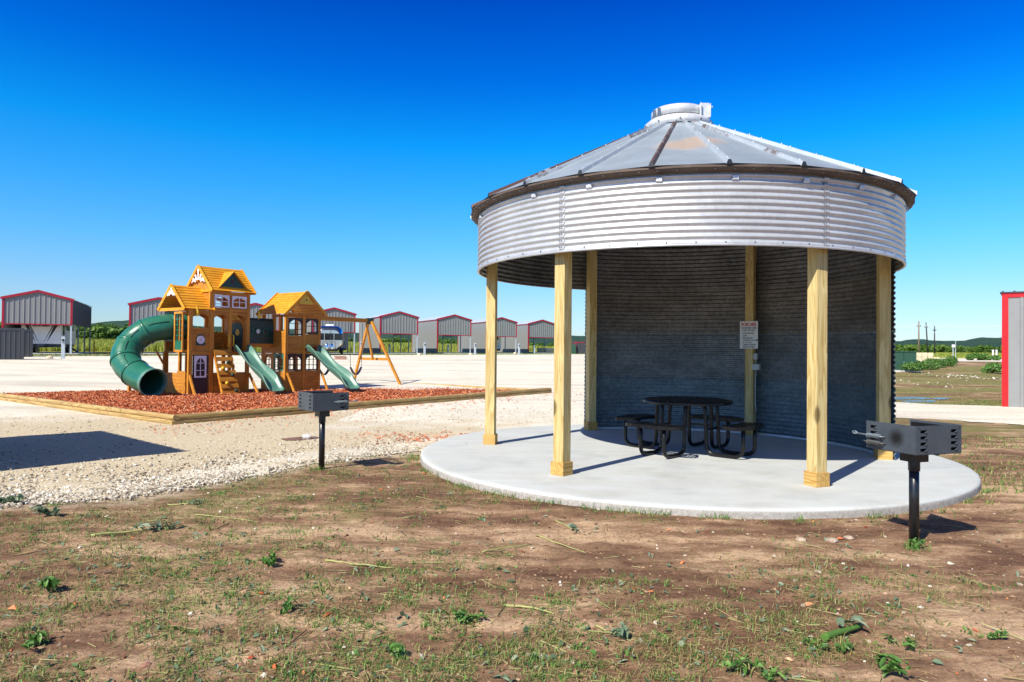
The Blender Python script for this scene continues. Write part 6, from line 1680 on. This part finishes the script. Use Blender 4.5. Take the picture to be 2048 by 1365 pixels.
def plant(px, py, h_, w, n, label, mat='weedleaf', size=.06):
    h_ *= .62; w *= 1.15; size *= .85
    x, y, z = gp(px, py); z = gz(x, y); t = thing('leafy_weed', label, 'weed', (x, y, z), 0, 'leafy weeds in the foreground'); pl = []; b = MB()
    for k in range(max(3, n//9)):
        an = RNG.uniform(0, 6.28); rr = w*RNG.uniform(.3, 1); tip = Vector((math.cos(an)*rr, math.sin(an)*rr, h_*RNG.uniform(.5, 1))); b.tube([(0, 0, -.01), (tip.x*.4, tip.y*.4, tip.z*.6), tuple(tip)], [.004, .003, .002], 5)
        for q in range(9): f = RNG.uniform(.35, 1.05); pl.append((tip.x*f+RNG.normal(0, .012), tip.y*f+RNG.normal(0, .012), tip.z*f+RNG.normal(0, .008)))
    build('stem', b, M['stalk'], t); o = leaves(pl, size*.6, size*1.2, M[mat], 'leaves', int(px+py), .6); o.parent = t; del o['kind']
plant(1500, 1345, .10, .13, 60, 'bright green bushy weed at the bottom edge, right of centre', size=.055)
plant(1528, 1362, .09, .10, 45, 'bright green weed touching the bottom edge beside a taller one', size=.05)
plant(1768, 1352, .10, .10, 36, 'broad-leaved green weed at the bottom edge on the right', size=.085)
plant(1806, 1288, .06, .09, 40, 'low spreading weed in the right foreground, leftmost near the bottom', size=.05)
plant(1638, 1302, .05, .07, 36, 'low green weed left of the thick green stalk', size=.045)
plant(1684, 1300, .06, .06, 36, 'low green weed under the thick green stalk', size=.045)
plant(1835, 1098, .11, .07, 45, 'fresh green weed at the foot of the right grill post', size=.05)
plant(105, 1032, .10, .20, 70, 'dark green leafy heap at the left near the gravel', 'greyleaf', .09)
plant(32, 1008, .10, .20, 60, 'dark leafy heap at the left frame edge by the gravel', 'greyleaf', .09)
plant(110, 1180, .12, .08, 36, 'tall pale green broad-leaved weed on the left', 'weedleaf', .10)
plant(535, 1135, .07, .08, 30, 'green leafy weed with a shiny leaf left of centre', 'weedleaf', .09)
plant(565, 1228, .08, .08, 36, 'small dark green weed low in the left centre', 'weedleaf', .06)
plant(940, 1245, .09, .11, 40, 'dark green upright weed in the centre foreground', 'weedleaf', .07)
plant(790, 1312, .08, .06, 30, 'fresh green weed at the lower centre', 'weedleaf', .08)
plant(1370, 1020, .05, .05, 24, 'tiny green weed against the slab edge front', 'weedleaf', .04)
plant(1985, 1280, .05, .07, 30, 'small weed near the right frame edge', 'weedleaf', .05)
plant(60, 1300, .10, .10, 50, 'grassy green weed at the lower left', 'weedleaf', .06)
def rock(px, py, s_, label, mat='stone'):
    x, y, z = gp(px, py); bm = bmesh.new(); bmesh.ops.create_icosphere(bm, subdivisions=2, radius=s_)
    for v in bm.verts: v.co *= 1+.35*mnoise.noise(v.co/s_*1.3+Vector((px, 0, 0))); v.co.z *= .5
    me = bpy.data.meshes.new('rock'); bm.to_mesh(me); bm.free(); me.materials.append(M['rockmat' if mat in ('blocks', 'stone') else mat]); o = bpy.data.objects.new('rock', me); col.objects.link(o); o.location = (x, y, gz(x, y)+s_*.12); tag(o, label, 'rock', 'rocks in the foreground dirt')
for (a_, c_, s_, lb, mt) in ((1602, 1080, .045, 'pinkish limestone rock half sunk in dirt, leftmost of the cluster left of the grill', 'blocks'), (1664, 1082, .055, 'larger pale rock in the middle of the cluster left of the grill', 'blocks'), (1698, 1079, .042, 'pale rock, rightmost of the cluster left of the grill', 'blocks'), (1636, 1146, .026, 'small white stone below the rock cluster', 'stone'),
                             (292, 1336, .024, 'bright orange-red wood lump at the lower left', 'brick'), (481, 1329, .020, 'orange-red wood lump right of the other near the bottom', 'brick'), (1152, 1338, .022, 'reddish wood lump near the bottom centre', 'brick'), (2040, 1170, .022, 'small pale stone at the right frame edge', 'stone')):
    rock(a_, c_, s_, lb, mt)

# ------------------------------------------------------------------ scale working units to metres
bpy.context.view_layer.update()
done = set()
for o in list(bpy.data.objects):
    o.location = o.location*K
    if o.type == 'MESH' and o.data.name not in done:
        o.data.transform(Matrix.Scale(K, 4)); done.add(o.data.name)
